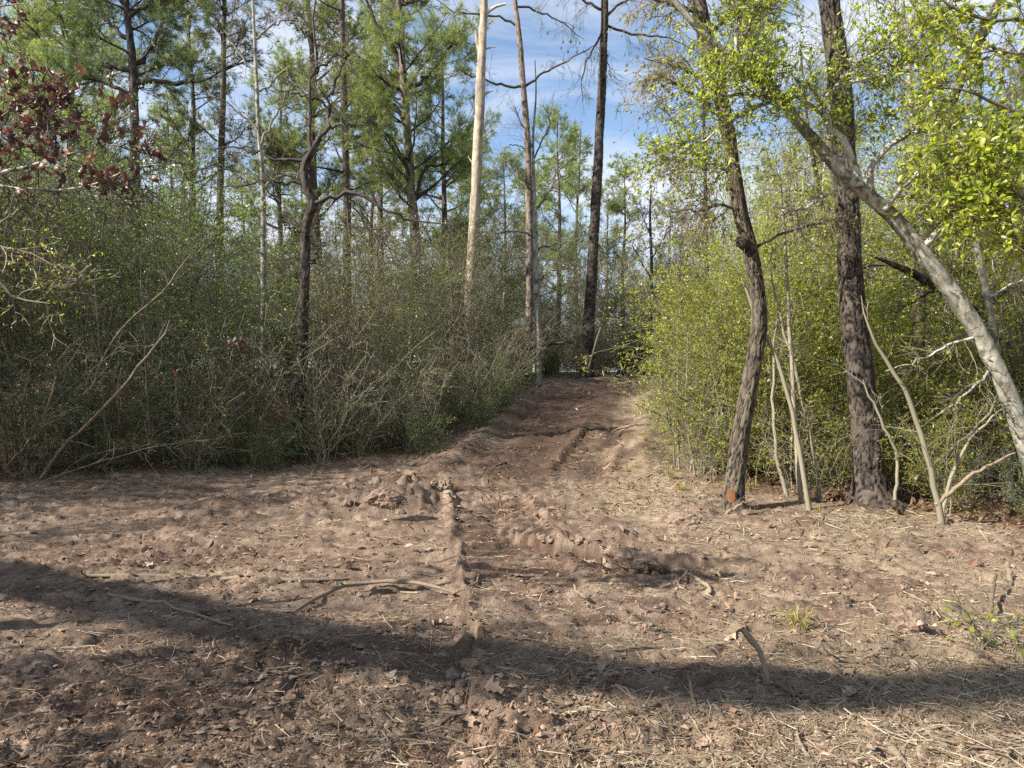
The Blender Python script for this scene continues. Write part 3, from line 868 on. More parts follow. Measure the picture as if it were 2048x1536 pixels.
# --- slim pine in the middle, with cones and a few brushes of needles
d = 23.5
b0 = base_at(1056, d)
T = Tree('slim_pine', 'slim dark pine with crooked side limbs, between the pale dead trunk and the stout pine', 'pine tree', b0)
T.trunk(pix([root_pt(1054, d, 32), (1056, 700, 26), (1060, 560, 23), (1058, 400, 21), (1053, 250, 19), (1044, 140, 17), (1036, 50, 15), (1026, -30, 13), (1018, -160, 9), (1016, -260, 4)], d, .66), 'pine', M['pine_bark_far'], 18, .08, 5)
LS = []
for pts in ([(1047, 174, 8), (1010, 172, 7), (986, 166, 6), (960, 154, 5), (942, 155, 4), (922, 138, 2)],
            [(1051, 172, 8), (1066, 160, 7), (1085, 147, 6), (1110, 134, 5), (1133, 123, 4), (1165, 104, 3), (1195, 89, 2)],
            [(1030, 50, 7), (1005, 36, 6), (976, 30, 5), (940, 26, 5), (908, 24, 4), (872, -2, 2)],
            [(1028, 12, 7), (1055, 14, 6), (1079, 24, 5), (1105, 36, 4), (1133, 51, 3), (1160, 74, 2)],
            [(1056, 330, 4), (1080, 318, 3), (1105, 316, 2), (1130, 300, 1.5)],
            [(1054, 300, 4), (1030, 290, 3), (1010, 296, 2)],
            [(1022, -60, 6), (1060, -90, 5), (1110, -100, 3)], [(1021, -110, 5), (980, -150, 4), (940, -160, 2)]):
    LS.append(T.limb(pix(pts, d, .72), M['dark_bark'], 6, 16, .02))
c = Buf()
br, tw = twigs_on(c, LS[:4] + LS[6:], rng, 13, 6, .75, .32, 0, up=.05, droop=.2)
sel = rng.random(len(tw)) < .35
tufts(c, tw[sel, -1], norm(tw[sel, -1] - tw[sel, 0]), 14, .2, .006, 1, .7, rng)
T.part(c, 'crown', [M['twig_dark'], M['needle']], False, kind='stuff')
sel = np.where(rng.random(len(tw)) < .05)[0][:22]
for k in sel:
    b = Buf(); q = tw[k, -1]; tubes(b, np.array([[q, q - [0, 0, .03], q - [0, 0, .07], q - [0, 0, .10]]]), np.array([[.008, .028, .024, .006]]), 6, 0)
    T.part(b, 'pine_cone', M['twig_dark'])

# --- grey sapling at its foot
d = 22.8
b0 = base_at(1076, d)
T = Tree('grey_sapling', 'thin grey bare sapling at the foot of the slim pine', 'small tree', b0)
T.trunk(pix([root_pt(1076, d, 15), (1077, 700, 13), (1074, 620, 12), (1071, 540, 11), (1072, 470, 9), (1068, 380, 7), (1066, 280, 5), (1072, 190, 3.5), (1070, 120, 2)], d), 'smooth', M['lichen_bark'], 8, .15, 8)
LS = []
for pts in ([(1073, 500, 5), (1100, 488, 4), (1130, 484, 3), (1160, 476, 2)], [(1072, 480, 5), (1050, 466, 4), (1022, 462, 3), (990, 470, 1.5)], [(1070, 420, 5), (1100, 380, 4), (1130, 330, 3), (1155, 300, 2)],
            [(1069, 400, 5), (1040, 350, 4), (1010, 320, 2)], [(1066, 320, 4), (1090, 270, 3), (1105, 220, 2)], [(1067, 300, 4), (1045, 250, 3), (1030, 215, 2)], [(1075, 560, 4), (1110, 540, 3), (1150, 535, 2)], [(1075, 640, 4), (1110, 665, 3), (1150, 672, 2.5)]):
    LS.append(T.limb(pix(pts, d), M['twig'], 5, 12, .03))
c = Buf(); twigs_on(c, LS, rng, 16, 7, 1.0, .45, 0, up=.25, droop=-.1)
T.part(c, 'crown', [M['twig']], False, kind='stuff')

# --- stout pine at the crest
d = 25.0
b0 = base_at(1174, d)
T = Tree('stout_pine', 'straight tall pine at the crest of the dirt track, bare trunk', 'pine tree', b0)
T.trunk(pix([root_pt(1172, d, 44), (1175, 715, 33), (1183, 560, 31), (1190, 430, 29), (1197, 300, 27), (1203, 180, 25), (1209, 60, 22), (1211, -60, 20), (1215, -240, 15), (1220, -420, 6)], d, .70), 'pine', M['pine_bark'], 26, .06, 7)
LS = []
for pts in ([(1210, 50, 8), (1243, 62, 7), (1284, 72, 6), (1330, 76, 4), (1380, 92, 2)], [(1208, 40, 9), (1226, 20, 8), (1250, 2, 7), (1290, -20, 4), (1340, -30, 2)], [(1206, 60, 8), (1194, 85, 6), (1181, 110, 5), (1168, 140, 4), (1161, 171, 3), (1166, 205, 1.5)],
            [(1207, 20, 8), (1170, 2, 7), (1130, -10, 5), (1090, -8, 2)], [(1205, 80, 5), (1215, 120, 3), (1222, 150, 1.5)], [(1210, -20, 8), (1160, -60, 6), (1100, -80, 3)], [(1212, -80, 8), (1270, -120, 6), (1330, -140, 3)], [(1214, -180, 7), (1160, -230, 5), (1120, -250, 2)], [(1215, -220, 7), (1260, -280, 5), (1300, -300, 2)]):
    LS.append(T.limb(pix(pts, d, .72), M['dark_bark'], 6, 14, .03))
c = Buf(); br, tw = twigs_on(c, LS[:5], rng, 16, 7, .9, .38, 0, up=0, droop=.35)
sel = rng.random(len(tw)) < .14
tufts(c, tw[sel, -1], norm(tw[sel, -1] - tw[sel, 0]), 12, .2, .006, 1, .7, rng)
br, tw = twigs_on(c, LS[5:], rng, 14, 7, 1.0, .4, 0, up=.2)
tufts(c, tw[:, -1], norm(tw[:, -1] - tw[:, 0]), 12, .2, .007, 1, .7, rng)
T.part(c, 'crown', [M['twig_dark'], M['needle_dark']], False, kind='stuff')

# --- bushy pine, the dense one
def bushy_pine(name, label, d, tpts, style, limbs_n, lo, hi, length, seed, mneedle, mbark, explicit=(), nbr=12, ntuft=9, per=16, nw=.009, fall=None):
    rng = rs(seed)
    T = Tree(name, label, 'pine tree', base_at(tpts[0][0], d))
    T.trunk(pix([root_pt(tpts[0][0], d, tpts[0][2])] + list(tpts[1:]), d, .64), style, mbark, 14, .12, seed)
    LS = []
    for pts in explicit:
        LS.append(T.limb(pix(pts, d), M['dark_bark'], 6, 14, .03))
    limbs, lr, t = pine_limbs(rng, T.tr, limbs_n, lo, hi, length)
    lr = np.minimum(lr * .4, .05)
    for k in range(len(limbs)):
        b = Buf(); tubes(b, limbs[k:k + 1], taper(lr[k:k + 1], np.array([.006]), 7), 5, 0)
        T.part(b, 'limb', M['dark_bark'])
    c = Buf()
    pine_crown(c, limbs, lr, rng, nbr, ntuft, per, nw=nw)
    if LS:
        E = np.array([s[:, :3] for s in LS]); er = np.array([s[0, 3] for s in LS])
        pine_crown(c, E, er, rng, nbr + 4, ntuft, per, nw=nw)
    T.part(c, 'crown', [M['twig_dark'], mneedle], False, kind='stuff')
    return T
bushy_pine('bushy_pine', 'big bushy pine with dense green needles, left of the pale dead trunk', 24.0,
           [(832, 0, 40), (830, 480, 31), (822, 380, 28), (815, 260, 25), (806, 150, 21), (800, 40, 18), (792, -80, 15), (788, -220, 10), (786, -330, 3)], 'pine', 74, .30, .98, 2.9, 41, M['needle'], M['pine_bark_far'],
           ([(815, 250, 12), (780, 205, 10), (745, 180, 8), (710, 150, 6), (680, 120, 3)], [(812, 180, 12), (845, 160, 10), (880, 120, 8), (905, 90, 5)], [(824, 400, 9), (850, 340, 7), (880, 330, 5), (905, 315, 3)], [(812, 150, 10), (780, 90, 8), (750, 40, 6), (728, -20, 4)], [(824, 395, 10), (800, 372, 9), (780, 350, 6), (760, 340, 3)]))
bushy_pine('dark_pine', 'dark pine with wide spreading limbs above the left thicket', 20.0,
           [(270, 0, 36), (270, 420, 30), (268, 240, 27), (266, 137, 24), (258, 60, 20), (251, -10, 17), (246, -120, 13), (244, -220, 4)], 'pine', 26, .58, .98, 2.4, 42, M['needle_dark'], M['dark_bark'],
           ([(262, 140, 12), (232, 137, 10), (205, 133, 8), (176, 122, 6), (147, 113, 3)], [(258, 76, 11), (238, 68, 9), (212, 41, 7), (186, 20, 5), (161, 5, 3)], [(266, 130, 11), (286, 118, 9), (306, 90, 8), (321, 55, 6), (345, 20, 3)],
            [(268, 165, 11), (310, 162, 9), (360, 166, 8), (404, 161, 6), (430, 148, 4), (445, 137, 2)], [(266, 190, 9), (236, 178, 8), (190, 160, 6), (144, 140, 3)], [(256, 40, 9), (290, 10, 8), (330, -10, 6), (380, -20, 3)], [(250, 10, 9), (220, -20, 7), (180, -40, 3)]), nbr=13, ntuft=8, per=16)
bushy_pine('tall_pine', 'tall pine with hazy pale needles in the upper corner, beside the dark pine', 24.0,
           [(140, 0, 34), (140, 400, 26), (142, 160, 22), (147, 40, 20), (150, -60, 17), (152, -260, 6)], 'smooth', 54, .40, .98, 3.2, 43, M['needle'], M['lichen_bark'], nbr=11, ntuft=8)
bushy_pine('pale_pine', 'sparse pine standing behind the dark crooked oak', 28.0,
           [(694, 0, 30), (694, 420, 25), (690, 250, 22), (686, 120, 19), (684, 0, 16), (682, -140, 6)], 'smooth', 30, .40, .98, 2.8, 44, M['needle'], M['pine_bark_far'], nbr=10, ntuft=8)
bushy_pine('leafy_pine', 'pine with loose sprays between the dark pine and the crooked oak', 30.0,
           [(440, 0, 26), (440, 420, 22), (446, 200, 18), (448, 60, 15), (450, -120, 5)], 'smooth', 26, .5, .98, 2.6, 45, M['needle_dark'], M['pine_bark_far'], nbr=10, ntuft=8)

# --- slender pale bare tree
d = 17.0
T = Tree('slender_tree', 'slender pale bare tree, thin branches against the white sky', 'bare tree', base_at(528, d))
T.trunk(pix([root_pt(528, d, 14), (527, 500, 12), (525, 360, 10), (518, 270, 9), (514, 180, 8), (509, 80, 7), (506, 0, 6), (504, -150, 3)], d), 'smooth', M['lichen_bark'], 8, .15, 9)
LS = []
for pts in ([(522, 290, 6), (540, 250, 5), (560, 215, 3.5), (580, 180, 2)], [(518, 265, 5), (490, 235, 4), (455, 205, 3), (420, 190, 2)], [(515, 185, 5), (545, 165, 4), (580, 130, 2)], [(512, 140, 5), (480, 110, 4), (450, 60, 2)], [(509, 80, 5), (545, 50, 4), (590, 40, 2)], [(508, 40, 5), (480, 10, 4), (450, -30, 2)],
            [(524, 330, 4), (490, 310, 3), (450, 300, 2)], [(524, 380, 4), (560, 350, 3), (600, 345, 2)]):
    LS.append(T.limb(pix(pts, d), M['twig_pale'], 5, 12, .02))
c = Buf(); br, tw = twigs_on(c, LS, rng, 14, 7, .8, .35, 0, up=.1)
leaves(c, tw, 1, .05, .03, 1, keep=.10, rng=rng)
T.part(c, 'crown', [M['twig'], M['leaf_brown']], False, kind='stuff')

# --- dark crooked oak
d = 13.5
T = Tree('crooked_oak', 'dark crooked oak with twisting limbs rising out of the thicket', 'oak tree', base_at(600, d))
T.trunk(pix([root_pt(598, d, 36), (602, 760, 32), (607, 640, 28), (610, 525, 26), (611, 455, 25), (624, 407, 24), (613, 373, 22), (609, 335, 21), (626, 300, 18), (640, 276, 14)], d, .74), 'oak', M['dark_bark'], 16, .06, 12)
LS = []
for pts in ([(634, 285, 11), (652, 262, 10), (657, 226, 9), (664, 190, 8), (672, 155, 7), (690, 120, 5), (700, 70, 3)], [(622, 300, 10), (617, 246, 9), (622, 200, 8), (626, 150, 7), (629, 68, 6), (633, -20, 4), (636, -110, 2)],
            [(609, 322, 9), (590, 316, 8), (547, 318, 7), (520, 304, 6), (489, 294, 5), (452, 294, 3), (420, 300, 2)],
            [(622, 408, 12), (650, 396, 11), (680, 390, 10), (715, 392, 9), (740, 402, 8), (775, 420, 7), (805, 431, 6), (850, 444, 4), (894, 450, 3), (925, 446, 1.5)],
            [(614, 372, 8), (581, 364, 7), (550, 358, 6), (527, 360, 5), (500, 368, 4), (479, 373, 3), (440, 374, 2)],
            [(654, 262, 7), (690, 250, 6), (720, 252, 4), (752, 240, 2.5)], [(658, 224, 6), (640, 205, 5), (600, 190, 4), (560, 185, 2)], [(612, 520, 7), (628, 530, 6), (633, 500, 5), (625, 485, 4)],
            [(612, 460, 6), (585, 455, 5), (560, 440, 3)], [(700, 392, 6), (720, 430, 5), (750, 470, 4), (790, 500, 2)], [(626, 150, 6), (660, 120, 5), (690, 110, 3)], [(628, 90, 5), (600, 60, 4), (570, 40, 2)]):
    LS.append(T.limb(pix(pts, d, .8), M['dark_bark'], 7, 18, .03))
c = Buf(); br, tw = twigs_on(c, LS, rng, 14, 7, .62, .30, 0, up=.15, droop=.0)
leaves(c, tw, 1, .07, .035, 1, keep=.13, fold=True, rng=rng)
T.part(c, 'crown', [M['twig_dark'], M['leaf_brown']], False, kind='stuff')

# --- the big oak on the right, with the scar
d = 8.9
T = Tree('scarred_oak', 'rough oak with a fresh orange scar low on its trunk, right of the track', 'oak tree', base_at(1464, d))
opts = [root_pt(1463, d, 62), (1466, 985, 50), (1474, 920, 46), (1488, 840, 43), (1505, 740, 41), (1518, 660, 42), (1514, 580, 38), (1500, 500, 38), (1482, 430, 36), (1467, 340, 35), (1452, 250, 36), (1436, 170, 36), (1414, 90, 37), (1398, 20, 38), (1385, -60, 34), (1370, -240, 24), (1362, -420, 8)]
tp = T.trunk(pix(opts, d, .78), 'oak', M['oak_bark'], 60, .023, 14, flare=.3)
b = Buf()                                           # the scar: bare orange wood where the blade struck
ce = pix([(1464, 988, 40)], d)[0]; r = ce[3]
th = np.radians(np.linspace(-132, -90, 12)); zz = np.linspace(-.085, .075, 10)
TH, ZZ = np.meshgrid(th, zz)
mid = math.radians(-111)
wv = 1 + .5 * (fbm(ZZ * 30, TH * 0 + 2, 3, 15) - .5)
A = mid + (TH - mid) * np.sqrt(np.clip(1 - np.abs(ZZ / .105) ** 1.6, .03, 1)) * wv
rr = r * (1.20 - .07 * np.cos((TH - mid) * 2.2)) + .004 * (fbm(A * 14, ZZ * 12, 3, 19) - .5)
V = np.stack([ce[0] + rr * np.cos(A), ce[1] + rr * np.sin(A), ce[2] + ZZ + .012 * (fbm(A * 9, ZZ * 0, 3, 17) - .5)], -1)
idx = np.arange(V.shape[0] * 12).reshape(-1, 12)
b.add(V, quads=np.stack([idx[:-1, :-1], idx[:-1, 1:], idx[1:, 1:], idx[1:, :-1]], -1).reshape(-1, 4))
sc_o = b.build('scar', M['blaze'], tp, T.o, True); sc_o['label'] = 'fresh orange scar of bare wood'
b = Buf(); q = spline(pix([(1474, 492, 4), (1480, 488, 26), (1487, 484, 30), (1496, 480, 22)], d - .14), 10); tubes(b, q[None, :, :3], q[None, :, 3] * (1 + .25 * rng.random(10)), 9, 0); b.build('burl', M['oak_bark'], tp, T.o, True)
LS = []
for pts in ([(1438, 175, 16), (1460, 110, 14), (1500, 60, 11), (1530, 20, 9), (1570, -20, 6)], [(1450, 245, 10), (1400, 200, 8), (1350, 165, 6), (1310, 150, 3)], [(1440, 180, 9), (1390, 150, 7), (1340, 130, 5), (1290, 120, 2)], [(1400, 30, 12), (1360, 10, 9), (1320, 5, 6), (1290, -20, 3)],
            [(1470, 350, 8), (1430, 330, 6), (1380, 330, 4), (1330, 350, 2)], [(1480, 420, 7), (1440, 410, 5), (1400, 420, 3)], [(1500, 500, 7), (1560, 470, 6), (1620, 450, 4), (1680, 440, 2)], [(1410, 90, 10), (1450, 40, 8), (1490, 10, 5)], [(1380, -80, 14), (1300, -160, 9), (1220, -220, 4)], [(1376, -120, 14), (1460, -200, 9), (1540, -260, 4)]):
    LS.append(T.limb(pix(pts, d), M['oak_bark'], 7, 14, .012))
c = Buf(); br, tw = twigs_on(c, LS, rng, 26, 9, .65, .28, 0, up=0, droop=.25, r1=.005)
leaves(c, tw, 3, .046, .024, 1, keep=.6, fold=True, rng=rng)
T.part(c, 'crown', [M['twig_red'], M['leaf_olive']], False, kind='stuff')

# --- plated pine on the right
d = 9.3
T = Tree('plated_pine', 'dark pine with thick plated bark, behind the leaning grey trunk', 'pine tree', base_at(1748, d))
ppts = [root_pt(1748, d, 100), (1744, 985, 76), (1738, 930, 66), (1728, 820, 60), (1716, 700, 56), (1708, 600, 54), (1700, 500, 52), (1694, 400, 50), (1688, 300, 48), (1682, 200, 46), (1672, 100, 44), (1660, 0, 44), (1650, -120, 42), (1640, -320, 36), (1630, -600, 24), (1626, -800, 8)]
T.trunk(pix(ppts, d, .87), 'pine', M['pine_bark'], 72, .024, 17, depth=.024)
LS = []
for pts in ([(1640, -330, 16), (1540, -420, 12), (1440, -470, 5)], [(1636, -420, 16), (1740, -520, 12), (1860, -560, 5)], [(1632, -520, 14), (1560, -620, 9), (1480, -680, 4)], [(1630, -600, 14), (1720, -700, 9), (1780, -740, 4)]):
    LS.append(T.limb(pix(pts, d), M['pine_bark'], 7, 14, .02))
c = Buf(); br, tw = twigs_on(c, LS, rng, 12, 6, .9, .35, 0, up=.2)
tufts(c, tw[:, -1], norm(tw[:, -1] - tw[:, 0]), 12, .2, .006, 1, .7, rng)
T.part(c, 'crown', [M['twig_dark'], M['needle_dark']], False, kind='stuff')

# --- the leaning grey tree with its bright leaves
d = 8.1
T = Tree('leaning_tree', 'grey lichened tree leaning across in front of the plated pine, bright small leaves', 'leaning tree', base_at(2092, 8.3))
lp = [(2096, 768 + 1.62 / 8.3 * F, 82, 8.3), (2078, 960, 74, 8.3), (2044, 860, 64, 8.25), (2004, 760, 60, 8.2), (1958, 668, 58, 8.2), (1900, 580, 56, 8.15), (1850, 515, 53, 8.1), (1795, 445, 50, 8.1), (1740, 393, 46, 8.05), (1690, 350, 42, 8.), (1640, 292, 38, 8.), (1600, 248, 33, 7.95), (1560, 195, 30, 7.9), (1500, 145, 28, 7.9), (1440, 98, 26, 7.85), (1395, 55, 24, 7.8), (1352, 4, 22, 7.75), (1300, -60, 18, 7.7), (1240, -110, 12, 7.7), (1180, -130, 4, 7.7)]
T.trunk(pix(lp, d, .60), 'smooth', M['lichen_bark'], 22, .05, 21, depth=.010)
LS = []
for pts in ([(1716, 375, 22, 8.), (1708, 330, 19, 8.), (1690, 290, 17, 7.9), (1660, 255, 14, 7.9), (1640, 225, 12, 7.9), (1650, 195, 10, 7.9), (1700, 165, 8, 7.8), (1780, 150, 6, 7.7), (1860, 140, 3, 7.6)],
            [(1742, 385, 15, 8.), (1746, 330, 13, 7.9), (1780, 290, 12, 7.8), (1840, 262, 9, 7.7), (1900, 275, 7, 7.5), (1960, 320, 5, 7.3), (2040, 372, 3, 7.1)],
            [(1830, 505, 16, 8.1), (1870, 470, 12, 8.), (1905, 430, 8, 7.9), (1930, 395, 4, 7.8)], [(1604, 250, 12, 7.9), (1570, 215, 10, 7.8), (1520, 190, 9, 7.8), (1450, 190, 6, 7.7), (1400, 200, 3, 7.6)],
            [(1640, 226, 8, 7.9), (1600, 200, 7, 7.8), (1560, 188, 6, 7.7), (1512, 186, 4, 7.7), (1510, 140, 3, 7.7), (1505, 110, 2, 7.6)], [(1700, 360, 9, 8.), (1640, 400, 7, 7.9), (1580, 430, 4, 7.8)],
            [(1770, 420, 12, 8.), (1820, 360, 9, 7.8), (1880, 330, 7, 7.6), (1950, 330, 4, 7.4)], [(1500, 145, 9, 7.9), (1470, 90, 7, 7.8), (1480, 40, 5, 7.8), (1520, 0, 3, 7.8)], [(1660, 190, 8, 7.9), (1720, 120, 6, 7.8), (1800, 90, 4, 7.7), (1880, 60, 2, 7.6)],
            [(1560, 195, 8, 7.9), (1480, 230, 6, 7.8), (1410, 280, 4, 7.7), (1340, 330, 2, 7.6)], [(1960, 670, 7, 8.2), (1900, 690, 5, 8.1), (1840, 720, 3.5, 8.), (1770, 745, 2.5, 7.9)], [(1990, 730, 6, 8.2), (1930, 790, 4, 8.1), (1880, 830, 2, 8.)]):
    LS.append(T.limb(pix(pts, d), M['lichen_bark'], 8, 16, .012))
c = Buf()
br, tw = twigs_on(c, LS[:5] + LS[6:10], rng, 38, 11, .75, .28, 0, up=.12, droop=.05, r1=.005)
leaves(c, tw, 4, .050, .027, 1, keep=.75, fold=True, rng=rng)
br, tw = twigs_on(c, LS[5:6] + LS[10:], rng, 12, 6, .5, .25, 0, up=.0, droop=.1)
leaves(c, tw, 2, .04, .02, 1, keep=.4, fold=True, rng=rng)
T.part(c, 'crown', [M['twig'], M['leaf_bright']], False, kind='stuff')

# --- other trunks on the right
def side_tree(name, label, cat, d, tpts, style, mbark, limbs, seed, mleaf=None, n1=12, n2=6, keep=.4, l1=.6, l2=.3, mtw='twig', sides=14, root=True, leafL=.045):
    rng = rs(seed)
    T = Tree(name, label, cat, base_at(tpts[0][0], d))
    T.trunk(pix(([root_pt(tpts[0][0], d, tpts[0][2])] if root else []) + list(tpts[1:]), d, .82), style, mbark, sides, .06, seed)
    LS = [T.limb(pix(p, d), mbark, 6, 12, .015) for p in limbs]
    if LS:
        c = Buf(); br, tw = twigs_on(c, LS, rng, n1, n2, l1, l2, 0, up=.1)
        if mleaf: leaves(c, tw, 2, leafL, leafL * .5, 1, keep=keep, fold=True, rng=rng)
        T.part(c, 'crown', [M[mtw], mleaf or M['leaf_olive']], False, kind='stuff')
    return T
side_tree('grey_oak', 'grey rough-barked tree half hidden behind the leaning grey trunk', 'oak tree', 11.5, [(1838, 0, 40), (1838, 760, 34), (1838, 620, 32), (1846, 500, 30), (1862, 400, 27), (1880, 300, 25), (1905, 200, 22), (1945, 105, 24), (1985, 30, 22), (2030, -60, 16), (2060, -160, 6)], 'oak', M['oak_bark'],
          ([(1870, 380, 10), (1920, 330, 8), (1980, 310, 5), (2040, 300, 3)], [(1900, 210, 10), (1860, 160, 8), (1820, 120, 5), (1790, 70, 3)], [(1840, 560, 12), (1800, 540, 9), (1750, 530, 5), (1700, 540, 3)], [(1940, 115, 9), (1900, 70, 7), (1870, 20, 4)], [(1960, 80, 9), (2010, 110, 6), (2060, 120, 3)]), 51, M['leaf_olive'], 16, 7, .6, mtw='twig_red')
side_tree('thin_leaning_tree', 'thin grey-brown tree leaning beside the leaning grey trunk, partly behind it', 'small tree', 9.6, [(2020, 0, 24), (2010, 900, 22), (1996, 740, 20), (1976, 600, 18), (1945, 470, 16), (1915, 390, 14), (1890, 320, 11), (1860, 240, 8), (1845, 160, 4)], 'smooth', M['lichen_bark'],
          ([(1976, 600, 8), (2020, 570, 6), (2060, 555, 4)], [(1930, 430, 7), (1980, 400, 5), (2040, 390, 3)], [(1900, 350, 6), (1930, 280, 4), (1950, 230, 2)]), 52, M['leaf_bright'], 14, 6, .5)
side_tree('dark_leaning_limb', 'black charred-looking trunk slanting down to the frame edge behind the leaning tree', 'leaning tree', 10.4, [(2130, 0, 44), (2080, 760, 38), (2030, 705, 34), (1975, 650, 30), (1915, 600, 25), (1850, 560, 20), (1790, 530, 13), (1740, 510, 5)], 'oak', M['dark_bark'],
          ([(1975, 650, 9), (1990, 600, 7), (2040, 570, 4)], [(1880, 580, 8), (1830, 600, 5), (1790, 630, 3)]), 53, None)
side_tree('thin_dark_tree', 'thin dark trunk behind the bushes left of the scarred oak', 'small tree', 15.0, [(1418, 0, 15), (1416, 700, 14), (1414, 560, 12), (1411, 400, 10), (1408, 250, 8), (1404, 120, 5), (1402, 20, 2)], 'smooth', M['dark_bark'],
          ([(1412, 440, 5), (1380, 420, 4), (1345, 425, 2)], [(1411, 390, 5), (1440, 350, 4), (1470, 330, 2)], [(1409, 300, 5), (1370, 260, 3), (1340, 240, 2)]), 54, M['leaf_olive'], 10, 6, .3, 1., .4)
side_tree('thin_grey_tree', 'thin straight grey tree seen between the scarred oak and the plated pine', 'small tree', 14.0, [(1655, 0, 15), (1655, 560, 13), (1646, 440, 12), (1634, 350, 11), (1622, 290, 9), (1610, 200, 6), (1600, 80, 3)], 'smooth', M['oak_bark'],
          ([(1640, 400, 5), (1600, 380, 4), (1560, 385, 2)], [(1630, 330, 5), (1670, 300, 3), (1700, 290, 2)]), 55, None, 14, 7, .3, 1., .4)
side_tree('straight_sapling', 'straight thin bare sapling rising past the top edge beside the slanting brown limb', 'small tree', 13.0, [(1835, 0, 15), (1830, 400, 12), (1822, 200, 10), (1812, 80, 9), (1806, 0, 8), (1800, -150, 4)], 'smooth', M['lichen_bark'],
          ([(1815, 120, 5), (1850, 90, 4), (1890, 80, 2)], [(1812, 60, 5), (1780, 20, 3), (1750, 0, 2)]), 56, M['leaf_olive'], 14, 6, .3)
side_tree('brown_tree', 'small tree holding dry brown leaves beyond the crest of the track', 'small tree', 27.0, [(1304, 0, 10), (1303, 640, 9), (1303, 520, 8), (1300, 430, 6), (1302, 380, 3)], 'smooth', M['dark_bark'],
          ([(1303, 600, 4), (1330, 560, 3), (1355, 520, 2)], [(1303, 560, 4), (1280, 520, 3), (1265, 490, 2)], [(1302, 520, 4), (1325, 480, 3), (1345, 450, 2)], [(1301, 470, 3), (1285, 430, 2)], [(1303, 640, 4), (1340, 600, 3), (1365, 575, 2)]), 57, M['leaf_brown'], 20, 7, .8, 1.1, .4, 'twig_red', 8, leafL=.08)


# ------------------------------------------------------------------ words for the many: what sets each apart
MARKS = [  # name, px, depth
    ('the dark pine', 268, 20), ('the red-leaved branch', 130, 4.4), ('the snapped sapling', 190, 10.3), ('the slender pale tree', 525, 17), ('the dark crooked oak', 605, 13.5), ('the big bushy pine', 825, 24),
    ('the pale dead trunk', 945, 22), ('the slim pine', 1056, 23.5), ('the stout pine', 1180, 25), ('the brown-leaved tree', 1303, 27), ('the thin dark tree', 1413, 15), ('the scarred oak', 1475, 8.9),
    ('the plated pine', 1725, 9.3), ('the leaning grey trunk', 1960, 8.2), ('the grey rough tree', 1840, 11.5), ('the straight sapling', 1820, 13)]
GROUND_MARKS = [('the long straight stick', 400, 1160), ('the curved brown stick', 750, 1195), ('the tread marks', 1010, 1110), ('the torn dirt ridge', 1220, 1110), ('the crumbled dirt bank', 770, 1000), ('the root clump', 565, 1320), ('the tall clod by the rut', 935, 1320),
                ('the propped broken stick', 1515, 1310), ('the scarred oak', 1465, 1015), ('the plated pine', 1745, 1005), ('the bramble seedling', 1960, 1290), ('the rut', 945, 1450), ('the snapped sapling', 80, 950), ('the pale kinked stick', 1450, 1415), ('the pinkish splintered stick', 1765, 1390)]
ORD = [''] + [', ' + w + ' back' for w in 'second third fourth fifth sixth seventh eighth ninth tenth eleventh twelfth thirteenth fourteenth fifteenth sixteenth seventeenth eighteenth nineteenth twentieth'.split()]
PENDING = []                        # (object, adjective + noun, px, depth or py, group, ground?)

def call(o, words_, px, dd, group, ground=False):
    o['group'] = group
    PENDING.append((o, words_, px, dd, group, ground))

def settle_labels():
    by = {}
    for o, w, px, dd, group, ground in PENDING:
        if ground:
            m = min(GROUND_MARKS, key=lambda k: ((k[1] - px) / 1.0) ** 2 + ((k[2] - dd) * 2.2) ** 2)
            dx, dy = px - m[1], dd - m[2]
            rel = ('in front of' if dy > 0 else 'behind') if abs(dy) * 2.2 > abs(dx) else ('to the right of' if dx > 0 else 'to the left of')
        else:
            m = min(MARKS, key=lambda k: ((k[1] - px) / 100.0) ** 2 + ((k[2] - dd) / 5.0) ** 2)
            dx, dz = (px - m[1]) / 100.0, (dd - m[2]) / 3.0
            rel = ('behind' if dz > 0 else 'in front of') if abs(dz) > abs(dx) else ('to the right of' if dx > 0 else 'to the left of')
        by.setdefault(f'{w} {rel} {m[0]}', []).append((dd if not ground else -dd, o))
    for lab, lst in by.items():
        lst.sort(key=lambda t: t[0])
        for k, (_, o) in enumerate(lst):
            o['label'] = lab + ORD[min(k, len(ORD) - 1)]

def scatter(n, sampler, ok, spacing, seed, taken=None):
    rng = np.random.default_rng(seed); out = list(taken or []); new = []
    for _ in range(n):
        x, y = sampler(rng)
        if not ok(x, y): continue
        sp = spacing(x, y) if callable(spacing) else spacing
        if any((x - a) ** 2 + (y - b) ** 2 < sp * sp for a, b in out): continue
        out.append((x, y)); new.append((x, y))
    return new

def pxof(x, y): return 1024 + x / y * F
def gz(x, y): return float(ground_z(np.array([x]), np.array([y]))[0])
TREES_XY = [((p - 1024) / F * q, q) for n_, p, q in MARKS if n_ not in ('the red-leaved branch', 'the snapped sapling')]

